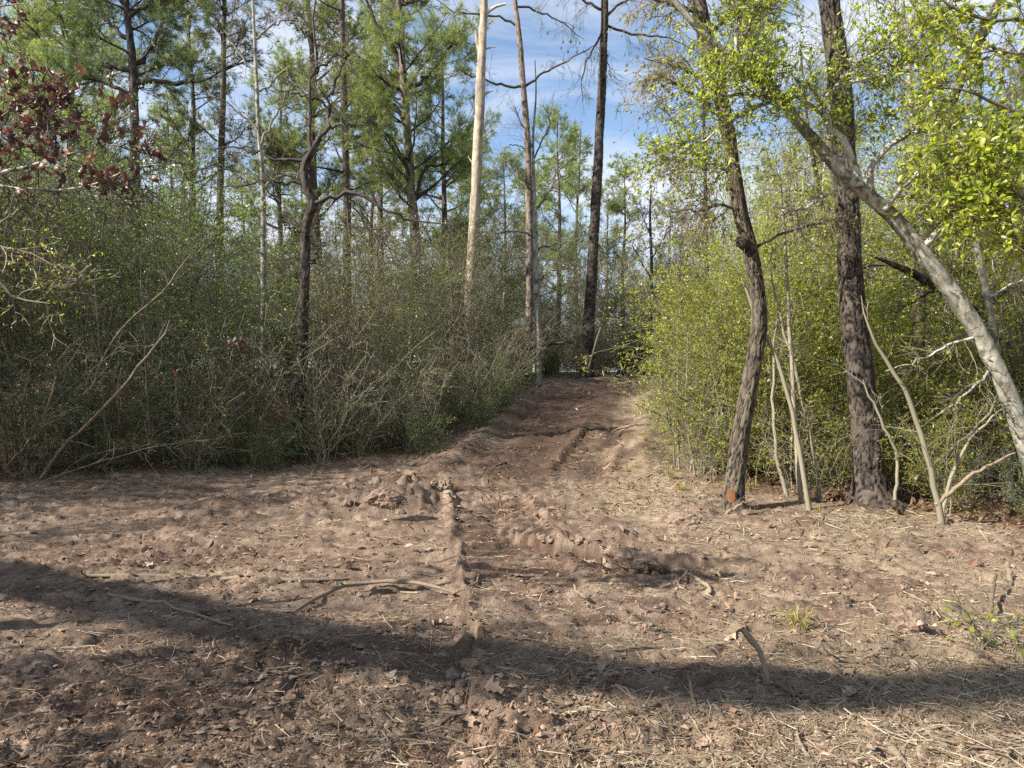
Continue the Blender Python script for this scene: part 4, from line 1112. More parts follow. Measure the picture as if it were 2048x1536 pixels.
# ------------------------------------------------------------------ the thicket on the left
rng = rs(5)
def left_ok(x, y):
    px = pxof(x, y)
    if px < -420 or x > edge_left(y) - .15 - 1.5 * float(vnoise(x * .8, y * .8, 333)): return False
    if 555 < px < 655 and y < 13.6: return False
    return all((x - a) ** 2 + (y - b) ** 2 > .35 for a, b in TREES_XY)
left = scatter(5000, lambda r: (r.uniform(-14, 0), r.uniform(10.2, 25)), left_ok, lambda x, y: 1.05 if x > edge_left(y) - 2.6 or y < 13 else 1.35, 21)
for x, y in left:
    px = pxof(x, y)
    r = rng.random()
    edge = x > edge_left(y) - 1.5
    top = np.interp(px, [-400, 0, 250, 380, 450, 600, 800, 950], [180, 230, 235, 330, 440, 450, 440, 470]) + rng.uniform(-90, 130)
    hmax = CAMZ + (768 - top) / F * y - gz(x, y)
    if edge: hmax *= rng.uniform(.4, .95)
    if r < .30 and hmax > 4.4: pr, h0, w = TALL[rng.integers(2)], 7.9, 'tall dark green yaupon'
    elif r < (.30 if px < 520 else .45) and hmax > 4.2: pr, h0, w = TALLO[rng.integers(2)], 7.6, 'tall twiggy olive tree'
    elif r < (.82 if px < 520 else .5): pr, h0, w = YAUP[rng.integers(5)], 4.9, 'dense dark green yaupon shrub' if px < 420 else 'bushy green yaupon shrub'
    elif r < .90: pr, h0, w = OLIVE[rng.integers(4)], 5.0, 'twiggy olive shrub'
    else: pr, h0, w = BARE[rng.integers(3)], 7.2, 'bare sapling'
    sc_ = float(np.clip(hmax / h0, .38, 1.25))
    o = pr.put((x, y, gz(x, y) - .05), rng.uniform(0, 6.28), (sc_ * rng.uniform(.9, 1.1), sc_ * rng.uniform(.9, 1.1), sc_), tilt=(rng.normal() * .05, rng.normal() * .05))
    call(o, w, px, y, 'shrubs of the thicket left of the track')
# low growth along the foot of the thicket
def leftlow_ok(x, y):
    e = edge_left(y); return e - 1.6 < x < e + .75 * float(vnoise(x * 1.1, y * 1.1, 334)) + .1 and -60 < pxof(x, y)
for x, y in scatter(900, lambda r: (r.uniform(-9, 0), r.uniform(9.4, 22)), leftlow_ok, .75, 22):
    pr = LOW[rng.integers(3)]; sc_ = rng.uniform(.55, 1.1)
    o = pr.put((x, y, gz(x, y) - .03), rng.uniform(0, 6.28), sc_)
    call(o, 'low green bush', pxof(x, y), y, 'low bushes along the foot of the left thicket')
for x, y in scatter(500, lambda r: (r.uniform(-9, 0), r.uniform(9.2, 24)), lambda x, y: edge_left(y) - 1.4 < x < edge_left(y) + .9 * float(vnoise(x, y, 335)) and pxof(x, y) > -40, .9, 23):
    o = CANE[rng.integers(3)].put((x, y, gz(x, y) - .03), rng.uniform(0, 6.28), rng.uniform(.7, 1.15))
    call(o, 'dry cane tangle', pxof(x, y), y, 'tangles of dry canes')

# ------------------------------------------------------------------ bushes on the right
def right_ok(x, y):
    px = pxof(x, y)
    if px > 2330 or x < edge_right(y) + .5: return False
    for tx, ty in ((1475, 8.9), (1725, 9.3), (1960, 8.3)):
        if y < ty + .25 and abs(px - tx) < 150: return False
    if y < 9.6: return False
    return all((x - a) ** 2 + (y - b) ** 2 > .2 for a, b in TREES_XY)
right = scatter(5000, lambda r: (r.uniform(2, 16), r.uniform(9.4, 24)), right_ok, lambda x, y: 1.0 if x < edge_right(y) + 2 and y < 16 else 1.35, 31)
for x, y in right:
    px = pxof(x, y); r = rng.random()
    edge = x < edge_right(y) + 1.3
    if r < .70: pr, sc_, w = BRIGHT[rng.integers(4)], rng.uniform(.60, .85) if edge else rng.uniform(.75, 1.0), 'bright yellow-green shrub'
    elif r < .78: pr, sc_, w = OLIVE[rng.integers(4)], rng.uniform(.6, 1.0), 'twiggy olive shrub'
    elif y > 11.5 and px > 1480: pr, sc_, w = TALLB[rng.integers(2)], rng.uniform(.6, .95), 'tall bright leafy yaupon'
    else: pr, sc_, w = BARE[rng.integers(3)], rng.uniform(.8, 1.1), 'bare sapling'
    o = pr.put((x, y, gz(x, y) - .05), rng.uniform(0, 6.28), (sc_ * rng.uniform(.9, 1.1), sc_ * rng.uniform(.9, 1.1), sc_), tilt=(rng.normal() * .06, rng.normal() * .06))
    call(o, w, px, y, 'bushes on the right of the track')
for x, y in ((2.95, 11.4), (3.2, 12.3), (2.75, 12.0), (3.5, 11.6), (3.35, 10.6), (3.6, 13.2), (4.2, 15.0), (4.9, 17.5), (5.4, 19.6), (6.2, 21.5)):
    sc_ = rng.uniform(.55, .75)
    o = BRIGHT[rng.integers(4)].put((x, y, gz(x, y) - .05), rng.uniform(0, 6.28), sc_)
    call(o, 'leafy bright green bush', pxof(x, y), y, 'bright bushes at the right edge of the track')
for x, y in scatter(700, lambda r: (r.uniform(2.5, 9), r.uniform(8.3, 13)), lambda x, y: edge_right(y) - .2 < x < edge_right(y) + 4 and pxof(x, y) < 2200 and not any(abs(pxof(x, y) - t) < 45 for t in (1466, 1748)), .85, 33):
    if rng.random() < .3: pr, w, sc_ = CANE[rng.integers(3)], 'dry cane tangle', rng.uniform(.5, .9)
    elif rng.random() < .5: pr, w, sc_ = BRIGHT[rng.integers(4)], 'young bright green shrub', rng.uniform(.3, .5)
    else: pr, w, sc_ = LOW[rng.integers(3)], 'low green bush', rng.uniform(.4, .75)
    o = pr.put((x, y, gz(x, y) - .03), rng.uniform(0, 6.28), sc_)
    call(o, w, pxof(x, y), y, 'undergrowth below the trees on the right')

# ------------------------------------------------------------------ beyond the crest
def back_ok(x, y):
    px = pxof(x, y)
    return -120 < px < 2160 and not (abs(x - path_x(min(y, 27))) < 1.6 and y < 26.5) and not (y < 27.2 and 1030 < px < 1330)
for x, y in scatter(5000, lambda r: (r.uniform(-40, 40), 26.3 + 24 * r.random() ** 1.3), back_ok, lambda x, y: 1.5 if y < 32 else 2.6, 41):
    px = pxof(x, y); r = rng.random()
    if r < .36: pr, sc_, w = OLIVE[rng.integers(4)], rng.uniform(.75, 1.2), 'far twiggy olive shrub'
    elif r < .50: pr, sc_, w = YAUP[rng.integers(5)], rng.uniform(.6, .95), 'far green yaupon shrub'
    elif r < .60: pr, sc_, w = BRIGHT[rng.integers(4)], rng.uniform(.7, 1.0), 'far bright shrub'
    elif r < .82: pr, sc_, w = TALLO[rng.integers(2)], rng.uniform(.7, 1.1), 'far tall twiggy tree'
    else: pr, sc_, w = BARE[rng.integers(3)], rng.uniform(.8, 1.35), 'far bare grey tree'
    o = pr.put((x, y, gz(x, y) - .05), rng.uniform(0, 6.28), sc_)
    call(o, w, px, y, 'undergrowth beyond the crest')
for x, y in scatter(1200, lambda r: (r.uniform(-3, 12), r.uniform(25.6, 31)), lambda x, y: 930 < pxof(x, y) < 1500 and not (abs(x - path_x(min(y, 27))) < 1.3 and y < 26.3), 1.0, 43):
    if rng.random() < .6: pr, w, sc_ = LOW[rng.integers(3)], 'low bush at the crest', rng.uniform(.6, 1.2)
    else: pr, w, sc_ = CANE[rng.integers(3)], 'cane tangle at the crest', rng.uniform(.7, 1.1)
    o = pr.put((x, y, gz(x, y) - .03), rng.uniform(0, 6.28), sc_)
    call(o, w, pxof(x, y), y, 'low growth at the crest')
for x, y in scatter(900, lambda r: (r.uniform(-50, 55), r.uniform(50, 66)), lambda x, y: -150 < pxof(x, y) < 2200, 2.9, 44):
    r = rng.random()
    pr, h0, w = (YAUP[rng.integers(5)], .9, 'far-off green shrub') if r < .45 else ((OLIVE[rng.integers(4)], 1.0, 'far-off twiggy shrub') if r < .7 else (TALLO[rng.integers(2)], 1.0, 'far-off grey twiggy tree'))
    o = pr.put((x, y, gz(x, y) - .25), rng.uniform(0, 6.28), h0 * rng.uniform(.9, 1.4))
    call(o, w, pxof(x, y), y, 'the far edge of the wood')
for x, y in scatter(900, lambda r: (r.uniform(-6, 14), r.uniform(28, 40)), lambda x, y: 900 < pxof(x, y) < 1450, 1.35, 45):
    o = (OLIVE[rng.integers(4)].put((x, y, gz(x, y) - .2), rng.uniform(0, 6.28), rng.uniform(.3, .6)) if rng.random() < .6 else BRIGHT[rng.integers(4)].put((x, y, gz(x, y) - .2), rng.uniform(0, 6.28), rng.uniform(.3, .5)))
    call(o, 'rounded bush past the crest', pxof(x, y), y, 'low growth at the crest')
for px, d, top in ((1112, 44, 215), (1165, 50, 250), (965, 46, 255), (1015, 52, 300), (1250, 44, 312), (1335, 50, 400), (1075, 60, 330), (905, 48, 300), (1420, 55, 430), (1210, 58, 380), (740, 42, 190), (600, 46, 300), (330, 40, 180), (60, 36, 40), (-90, 34, -60), (480, 55, 330),
                   (650, 31, -200), (895, 33, 40), (765, 37, -40), (30, 27, -160), (370, 31, -60), (200, 33, 60), (560, 38, 120), (1560, 40, 300), (1690, 48, 260), (1880, 38, 200), (2060, 36, 120), (1385, 62, 470)):
    x = (px - 1024) / F * d; g = gz(x, d); H = CAMZ + (768 - top) / F * d - g
    k = int(rng.integers(3))
    o = FARPINE[k].put((x, d, g - .1), rng.uniform(0, 6.28), H / (13 + 2.2 * k))
    call(o, 'distant green pine', px, d, 'distant pines beyond the crest')
for px, d, s_ in ((1330, 29, .8), (1270, 33, .9), (1345, 36, 1.0), (1150, 36, .9)):
    x = (px - 1024) / F * d
    o = BROWNT[0].put((x, d, gz(x, d) - .05), rng.uniform(0, 6.28), s_)
    call(o, 'sapling with dry brown leaves', px, d, 'brown-leaved saplings beyond the crest')
for x, y in scatter(900, lambda r: (r.uniform(4.6, 11), r.uniform(9.7, 14)), lambda x, y: pxof(x, y) < 2250 and abs(pxof(x, y) - 1730) > 70, 1.05, 46):
    if rng.random() < .65: pr, sc_, w = BRIGHT[rng.integers(4)], rng.uniform(.55, .95), 'leafy bright green bush'
    else: pr, sc_, w = TALLB[rng.integers(2)], rng.uniform(.45, .75), 'slim bright leafy yaupon'
    o = pr.put((x, y, gz(x, y) - .05), rng.uniform(0, 6.28), sc_)
    call(o, w, pxof(x, y), y, 'bushes on the right of the track')
# taller bare and leafy saplings inside the right-hand wood
for px, d, s_ in ((1560, 16, 1.2), (1640, 18, 1.4), (1760, 15, 1.3), (1900, 14, 1.25), (1990, 17, 1.4), (1690, 21, 1.5), (2070, 13, 1.2), (1820, 19, 1.5), (1600, 22, 1.4), (1500, 19, 1.2)):
    x = (px - 1024) / F * d
    o = BARE[rng.integers(3)].put((x, d, gz(x, d) - .05), rng.uniform(0, 6.28), s_)
    call(o, 'tall bare twiggy tree', px, d, 'bare trees in the wood on the right')
for px, d, s_ in ((1590, 12.5, .7), (1950, 12.5, .8), (2060, 11.5, .75), (1780, 13.5, .95), (1870, 12.8, .9), (1680, 14.5, 1.05), (1560, 15.5, 1.05), (2010, 14.5, 1.05), (1900, 16, 1.2)):
    x = (px - 1024) / F * d
    o = TALLB[rng.integers(2)].put((x, d, gz(x, d) - .05), rng.uniform(0, 6.28), s_)
    call(o, 'tall leafy yaupon', px, d, 'tall yaupons in the wood on the right')

# ------------------------------------------------------------------ trees outside the frame whose shade crosses the clearing
T = Tree('leaning_pine', 'tall leaning pine outside the clearing, its long shadow crossing the dirt', 'pine tree', (-11.5, 7.6, 0))
tl = [(-11.5, 7.6, -.2, .28), (-11.5, 5.3, 2.7, .26), (-11.5, 3.05, 5.4, .24), (-11.5, .5, 7.6, .23), (-11.5, -1.4, 9.4, .22), (-11.5, -2.6, 11.3, .22), (-11.5, -3.2, 14, .10), (-11.5, -3.4, 17, .06), (-11.5, -3.4, 18.5, .02)]
T.trunk(np.array(tl), 'smooth', M['pine_bark_far'], 12, .2, 61)
limbs, lr, _ = pine_limbs(rs(62), T.tr, 16, .80, .98, 2.2)
c = Buf(); lr = np.minimum(lr * .4, .05); tubes(c, limbs, taper(lr, np.full(len(lr), .006), 7), 5, 0); pine_crown(c, limbs, lr, rs(63), 8, 6, 10, nw=.009)
br, r_, _ = grow(T.tr[None, ::3, :3], T.tr[None, ::3, 3], 120, (.22, .85), .75, (50, 95), up=.1, jit=.15, N=5, rng=rs(64))
tubes(c, br, taper(np.full(len(br), .014), np.full(len(br), .004), 5), 3, 0)
tw, r_, _ = grow(br, taper(np.full(len(br), .01), np.full(len(br), .004), 5), 7, (.2, 1.), .32, (25, 70), up=.1, N=3, rng=rs(65))
tufts(c, tw[:, -1], norm(tw[:, -1] - tw[:, 0]), 9, .17, .012, 1, .7, rs(66))
T.part(c, 'crown', [M['twig_dark'], M['needle']], False, kind='stuff')
for x, y, pr, s_ in ((-12.0, 7.4, TALL[0], 1.25), (-13.5, 6.2, TALL[1], 1.35), (-14.5, 8.4, TALL[0], 1.3), (-12.6, 9.4, TALL[1], 1.2), (-15.5, 10.8, TALL[0], 1.35), (-13.8, 12.5, TALL[1], 1.2), (-17, 4.5, TALL[0], 1.4), (-8.6, 8.6, YAUP[0], .8), (-6.6, .9, TALL[0], .76), (-7.2, 1.9, TALLO[1], .82), (-6.3, -.3, TALL[1], .62), (-8.4, 1.9, BARE[2], .9), (-9.6, 5.2, BARE[1], 1.0), (-9.9, 4.2, TALLO[1], .7)):
    o = pr.put((x, y, gz(x, y) - .05), x * 3.3, s_)
    call(o, 'shade-giving tree at the clearing edge', pxof(x, y), y, 'trees beside the clearing')

# ------------------------------------------------------------------ single leaves
def oak_leaf_mesh(name, mat, L=.12, W=.075, lobes=3, curl=.3, seed=0, v=.5):
    """a lobed leaf as a thin curled sheet"""
    r = np.random.default_rng(seed)
    s = np.linspace(0, 1, 2 * lobes + 3)
    prof = np.sin(np.pi * np.clip(s, .02, 1) ** .8) * W * .5
    lob = np.where(np.arange(len(s)) % 2 == 1, 1.12, .50); lob[0] = .15; lob[-1] = .12
    wl_ = prof * lob * (1 + .15 * r.normal(size=len(s))) + .002; wr_ = prof * lob * (1 + .15 * r.normal(size=len(s))) + .002
    sk = .03 * (np.arange(len(s)) % 2) * L * 2
    z0 = curl * L * (s - .5) ** 2 * 2.2 * r.uniform(.4, 1) + .008 * r.normal(size=len(s))
    ce = np.stack([s * L - L * .5, .05 * L * np.sin(s * 3 + seed), z0], -1)
    lf = ce + np.stack([sk, wl_, wl_ * curl * r.uniform(.4, 1.4) + .006 * r.normal(size=len(s))], -1); rt = ce + np.stack([sk, -wr_, wr_ * curl * r.uniform(.4, 1.4) + .006 * r.normal(size=len(s))], -1)
    n = len(s); i = np.arange(n - 1)
    V = np.concatenate([ce, lf, rt])
    q = np.concatenate([np.stack([i, i + 1, n + i + 1, n + i], -1), np.stack([i + 1, i, 2 * n + i, 2 * n + i + 1], -1)])
    b = Buf(); b.add(V, quads=q, a=np.full(len(V), v))
    st = np.array([[ce[0], ce[0] - [L * .14, 0, -.003], ce[0] - [L * .26, .004, -.006]]]); tubes(b, st, np.full((1, 3), .0012), 3, 0, v)
    return b.mesh(name, [mat], smooth=True)

def blade_mesh(name, mat, L, W, curl, seed, v):
    r = np.random.default_rng(seed)
    s = np.array([0, .12, .35, .62, .86, 1.]); w = np.array([.02, .55, 1., .92, .5, .02]) * W * .5
    ce = np.stack([s * L, 0 * s, -curl * L * s ** 2], -1); up = .35 * w
    V = np.concatenate([ce, ce + np.stack([0 * s, w, up], -1), ce + np.stack([0 * s, -w, up], -1)])
    n = 6; i = np.arange(5)
    q = np.concatenate([np.stack([i, i + 1, n + i + 1, n + i], -1), np.stack([i + 1, i, 2 * n + i, 2 * n + i + 1], -1)])
    b = Buf(); b.add(V, quads=q, a=np.full(len(V), v))
    return b.mesh(name, [mat], smooth=True)

from mathutils import Matrix
def leaf_obj(mesh, parent, origin, pos, direction, rng, size=1., sag=0.):
    d = Vector(direction).normalized()
    nrm = Vector((rng.normal() * .6, rng.normal() * .6, 1 - sag + rng.normal() * .4))
    y = nrm.cross(d)
    if y.length < 1e-3: y = Vector((0, 1, 0))
    y.normalize(); z = d.cross(y)
    m = Matrix((d, y, z)).transposed().to_4x4()
    o = bpy.data.objects.new('leaf', mesh); COL.objects.link(o)
    if parent is not None: o.parent = parent
    o.matrix_local = Matrix.Translation(Vector(pos) - Vector(origin)) @ m @ Matrix.Scale(size, 4)
    return o

# ------------------------------------------------------------------ near branches that reach in from outside the frame
rng = rs(71)
d = 4.2
T = Tree('red_leaved_oak', 'young oak holding curled dead red-brown leaves on a branch reaching in from the edge', 'oak sapling', (-3.75, 4.3, 0))
T.trunk(np.array([(-3.75, 4.3, -.1, .05), (-3.72, 4.28, 1.2, .042), (-3.6, 4.26, 2.2, .034), (-3.65, 4.25, 3.4, .022), (-3.6, 4.3, 4.6, .006)]), 'smooth', M['oak_bark'], 10, .08, 72)
LS = []
for pts in ([(-240, 372, 10), (-80, 356, 9), (0, 343, 8), (60, 330, 7), (103, 318, 6), (150, 305, 5), (182, 294, 4), (200, 262, 3), (215, 235, 2)], [(-240, 360, 8), (-60, 365, 6), (30, 375, 5), (110, 380, 4), (180, 370, 3.5), (240, 345, 3), (300, 330, 2), (345, 328, 1)],
            [(103, 318, 4), (98, 280, 3), (94, 240, 2.6), (110, 200, 2), (112, 180, 1)], [(0, 343, 4), (25, 300, 3), (45, 262, 2), (80, 235, 1.4)], [(-230, 300, 6), (-60, 260, 5), (0, 235, 4), (40, 215, 3), (90, 205, 1.5)], [(150, 305, 3), (200, 296, 2.2), (250, 288, 1.6), (290, 300, 1)], [(-230, 60, 6), (-60, 30, 4), (10, 10, 3), (50, 5, 1.5)], [(182, 370, 2.5), (215, 385, 2), (232, 400, 1)]):
    LS.append(T.limb(pix(pts, d), M['lichen_bark'], 6, 16, .004))
c = Buf(); br, tw = twigs_on(c, LS, rng, 15, 4, .30, .15, 0, up=0, lo=.30, r1=.003)
T.part(c, 'crown', [M['twig_dark']], False, kind='stuff')
RL = [oak_leaf_mesh('red_leaf', M['leaf_red'], .085, .042, 2, .9, 80 + k, .15 + .14 * k) for k in range(6)]
ends = [p[3] for p in tw] + [p[k] for p in br for k in (2, 4)] + [s_[k, :3] for s_ in LS for k in range(5, 16, 2)]
ends = [e for e in ends if -3.05 < e[0] and 1024 + e[0] / e[1] * F < 330 + rng.uniform(-70, 20) and 768 - (e[2] - CAMZ) / e[1] * F < 385]
pick = rng.permutation(len(ends))[:210]
for k in pick:
    leaf_obj(RL[rng.integers(6)], T.root, T.o, ends[k] + rng.normal(size=3) * .015, (rng.normal() * .6, rng.normal() * .6, -.9 + rng.normal() * .5), rng, rng.uniform(.65, 1.15), .8)

T = Tree('pale_yaupon', 'pale-twigged yaupon reaching in at the edge below the red-leaved branch', 'small tree', (-4.05, 5.0, 0))
T.trunk(np.array([(-4.05, 5.0, -.1, .035), (-4.0, 5.0, 1.2, .03), (-3.95, 5.0, 2.4, .02), (-3.95, 5.0, 3.2, .006)]), 'smooth', M['lichen_bark'], 8, .08, 73)
LS = []
for pts in ([(-150, 480, 8), (-40, 540, 7), (0, 568, 6), (28, 598, 5), (60, 605, 4), (100, 606, 2)], [(-140, 470, 6), (-20, 490, 4), (40, 500, 3), (90, 520, 2), (130, 545, 1)], [(28, 598, 3), (60, 580, 2.4), (110, 575, 2), (145, 570, 1)]):
    LS.append(T.limb(pix(pts, 4.8), M['twig_pale'], 6, 12, .006))
c = Buf(); br, tw = twigs_on(c, LS, rng, 14, 4, .3, .16, 0, up=.05, lo=.2, r1=.004)
leaves(c, tw, 2, .028, .013, 1, keep=.7, fold=True, rng=rng)
T.part(c, 'crown', [M['twig_pale'], M['leaf_bright']], False, kind='stuff')

d = 5.4
T = Tree('near_yaupon', 'yaupon with large bright leaves reaching in at the upper corner, above the leaning grey trunk', 'small tree', (4.75, 5.5, 0))
T.trunk(np.array([(4.75, 5.5, -.1, .06), (4.72, 5.5, 1.5, .052), (4.65, 5.45, 3.0, .042), (4.7, 5.4, 4.4, .03), (4.6, 5.4, 5.6, .01)]), 'smooth', M['lichen_bark'], 10, .08, 74)
LS = []
for pts in ([(2300, 40, 16), (2130, 50, 12), (2040, 40, 9), (1990, 42, 7), (1940, 30, 6), (1890, 5, 4), (1850, -20, 2)], [(2290, 470, 14), (2140, 420, 11), (2048, 392, 9), (2000, 370, 7), (1960, 325, 6), (1910, 285, 4), (1875, 262, 2)],
            [(2290, 330, 12), (2120, 270, 9), (2040, 230, 7), (1980, 200, 6), (1920, 180, 4), (1860, 175, 2)], [(2040, 230, 5), (1990, 270, 4), (1930, 310, 3), (1880, 330, 1.5)], [(2290, 140, 10), (2140, 130, 8), (2040, 110, 5), (1980, 100, 3), (1930, 120, 1.5)], [(2280, 560, 9), (2120, 520, 7), (2040, 480, 5), (1980, 450, 3), (1930, 440, 1.5)], [(2100, 260, 6), (2040, 300, 4), (1990, 340, 3), (1940, 380, 1.5)], [(2060, 400, 5), (2010, 430, 4), (1950, 420, 2)]):
    LS.append(T.limb(pix(pts, d), M['twig'], 6, 16, .006))
c = Buf(); br, tw = twigs_on(c, LS, rng, 24, 6, .46, .2, 0, up=.08, lo=.15, r1=.004)
vis = np.array([1024 + p[-1, 0] / p[-1, 1] * F < 2060 for p in tw])
inside = np.where(vis)[0]; rest = np.where(~vis)[0]
GL = [blade_mesh('green_leaf', M['leaf_bright'], .056, .030, .15 + .1 * k, k, .2 + .2 * k) for k in range(4)]
rng.shuffle(inside)
for k in inside[:145]:
    for q in (2, 3):
        t_ = tw[k, q] - tw[k, q - 1]
        leaf_obj(GL[rng.integers(4)], T.root, T.o, tw[k, q], norm(t_) + rng.normal(size=3) * .6, rng, rng.uniform(.7, 1.2))
leaves(c, tw[inside[145:]], 3, .055, .028, 1, fold=True, rng=rng)
leaves(c, tw, 2, .05, .026, 1, fold=True, keep=.8, rng=rng)
T.part(c, 'crown', [M['twig'], M['leaf_bright']], False, kind='stuff')

# clusters of dead leaves caught in the thicket
for px, py, d, n, w in ((472, 685, 11.2, 14, 'cluster of dead red-brown oak leaves hanging in the dark thicket'), (352, 735, 11.0, 5, 'small bunch of dead red leaves hanging low in the thicket'), (70, 505, 9.5, 5, 'few dead red leaves hanging at the thicket edge below the red-leaved branch')):
    p0 = P(px, py, d); T = Tree('dead_leaf_spray', w, 'leaf cluster', p0)
    b = Buf(); q = np.array([[p0 + [-.05, .5, .5], p0 + [-.02, .2, .25], p0 + [.1, 0, .06], p0 + [.25, -.05, -.03]]]); tubes(b, q, np.array([[.008, .006, .004, .002]]), 5, 0); T.part(b, 'twig', M['twig_dark'])
    for k in range(n):
        leaf_obj(RL[rng.integers(6)], T.root, p0, p0 + np.array([rng.uniform(-.16, .22) if n > 8 else rng.uniform(-.06, .06), rng.normal() * .05, rng.uniform(-.12, .06)]), (rng.normal() * .5, rng.normal() * .5, -1), rng, rng.uniform(1.1, 1.6), .8)

# ------------------------------------------------------------------ pale stems on the right and leaning or broken saplings
def stem(name, label, cat, pts, d, mat, twn=(6, 3), tl=(.5, .25), mtw='twig_pale', mleaf=None, keep=.4, group=None, seed=1, sides=6, foot=True):
    rng = rs(seed)
    q = pix(pts, d)
    T = Tree(name, label, cat, q[0, :3], group)
    b = Buf(); s = spline(q, 16); s[1:, :3] += rng.normal(size=(15, 3)) * .008
    tubes(b, s[None, :, :3], s[None, :, 3], sides, 0); T.part(b, 'trunk' if cat != 'stick' else 'stem', mat)
    if twn[0]:
        c = Buf(); br, tw = twigs_on(c, [s], rng, twn[0], twn[1], tl[0], tl[1], 0, up=.15, lo=.25, r1=.005)
        if mleaf: leaves(c, tw, 3, .034, .017, 1, keep=keep, rng=rng)
        T.part(c, 'crown', [M[mtw], mleaf or M['leaf_olive']], False, kind='stuff')
    return T
SAP = [([(1622, 1030, 14), (1608, 960, 13), (1585, 830, 11), (1560, 730, 10), (1535, 680, 9), (1500, 600, 7), (1470, 520, 4)], 'first'), ([(1605, 1028, 13), (1596, 930, 12), (1588, 800, 11), (1578, 650, 10), (1572, 520, 8), (1566, 420, 5), (1560, 340, 2)], 'b'),
       ([(1642, 1022, 11), (1628, 920, 10), (1612, 830, 9), (1580, 700, 8), (1555, 610, 6), (1540, 540, 3)], 'c'), ([(1578, 1028, 12), (1566, 960, 11), (1552, 900, 10), (1545, 800, 8), (1548, 700, 6), (1556, 600, 3)], 'd'),
       ([(1886, 1070, 18), (1872, 990, 15), (1845, 880, 13), (1822, 810, 12), (1788, 745, 10), (1752, 690, 8), (1730, 640, 5), (1718, 590, 2)], 'e'), ([(1790, 1000, 9), (1795, 920, 8), (1770, 860, 7), (1745, 800, 6), (1725, 760, 3)], 'f'),
       ([(1880, 1060, 10), (1900, 960, 9), (1940, 880, 7), (1990, 830, 5), (2040, 800, 3)], 'g'), ([(1830, 960, 9), (1900, 900, 8), (1975, 830, 6), (2000, 780, 3)], 'h')]
SAPL = ['pale sapling leaning toward the scarred oak from its foot', 'straight pale sapling just right of the scarred oak', 'pale sapling bending back over between the scarred oak and the plated pine', 'short pale sapling close beside the scarred oak', 'tan bare sapling curving up in front of the plated pine, under the leaning trunk',
        'thin arching stem at the foot of the plated pine', 'thin pale stem slanting away below the leaning grey trunk', 'grey stem slanting up to meet the leaning grey trunk']
SAPD = [8.9, 9.4, 9.5, 9.8, 7.9, 8.6, 8.2, 8.8]
for k, (pts, _) in enumerate(SAP):
    dd = SAPD[k]; p0 = pts[0]; bz = root_pt(p0[0], dd, p0[2])
    stem('pale_sapling', SAPL[k], 'sapling', [(p[0], p[1], p[2] * .8) for p in ([bz] + pts[1:] if k < 5 else pts)], dd, M['twig_pale'], (9, 5) if k < 4 else (5, 3), (.6, .3), 'twig_pale', M['leaf_bright'] if k < 4 else None, .5, 'pale saplings on the right', 400 + k)
for k, (pts, lab, dd) in enumerate([
    ([(70, 972, 15), (130, 890, 14), (205, 818, 13), (270, 745, 12), (318, 682, 11), (335, 660, 9), (338, 640, 5)], 'snapped leaning sapling, bare and yellowish, slanting up out of the bank', 10.3),
    ([(180, 780, 9), (220, 690, 8), (265, 635, 8), (320, 588, 7), (360, 535, 6), (378, 510, 3)], 'upper leaning bare stem above the snapped sapling in the dark thicket', 10.6),
    ([(10, 935, 9), (60, 880, 8), (100, 840, 7), (118, 810, 4)], 'short forked bare stem at the bank edge beside the snapped sapling', 9.6),
    ([(80, 850, 7), (100, 800, 8), (114, 752, 7)], 'short upright broken stub at the bank, its split top pale', 9.8),
    ([(90, 980, 6), (160, 920, 5), (230, 900, 4), (330, 888, 3)], 'thin dry stem bowing low along the foot of the bank', 9.8),
    ([(30, 985, 6), (130, 945, 5), (260, 905, 5), (340, 888, 3), (420, 882, 2)], 'long thin stem lying over the brush at the foot of the bank', 9.5),
    ([(300, 870, 9), (294, 780, 10), (290, 680, 9), (286, 600, 6), (280, 500, 3)], 'upright grey stem standing in the dark thicket behind the snapped sapling', 11.0),
    ([(210, 870, 8), (205, 760, 8), (196, 650, 7), (190, 540, 4)], 'upright dark-barked stem in the thicket above the snapped sapling', 10.9),
    ([(762, 770, 6), (765, 690, 7), (778, 620, 6), (800, 570, 5), (826, 530, 2)], 'pale bent stem catching the sun in the brush left of the pale dead trunk', 15.5),
    ([(876, 690, 6), (905, 650, 6), (950, 605, 4), (1000, 560, 2)], 'dark stem slanting over the brush below the pale dead trunk', 16.5),
    ([(1178, 735, 8), (1200, 660, 9), (1235, 610, 8), (1275, 560, 5), (1300, 530, 2)], 'thin leaning tree at the foot of the stout pine', 24.0)]):
    stem('leaning_sapling', lab, 'sapling', [(p[0], p[1], p[2] * .46) for p in pts], dd, M['stick'] if k in (0, 1, 2, 3, 4, 5, 8) else M['twig'], (9, 5) if k not in (3,) else (0, 0), (.5, .3), 'twig', None, 0, 'bare leaning stems', 430 + k)
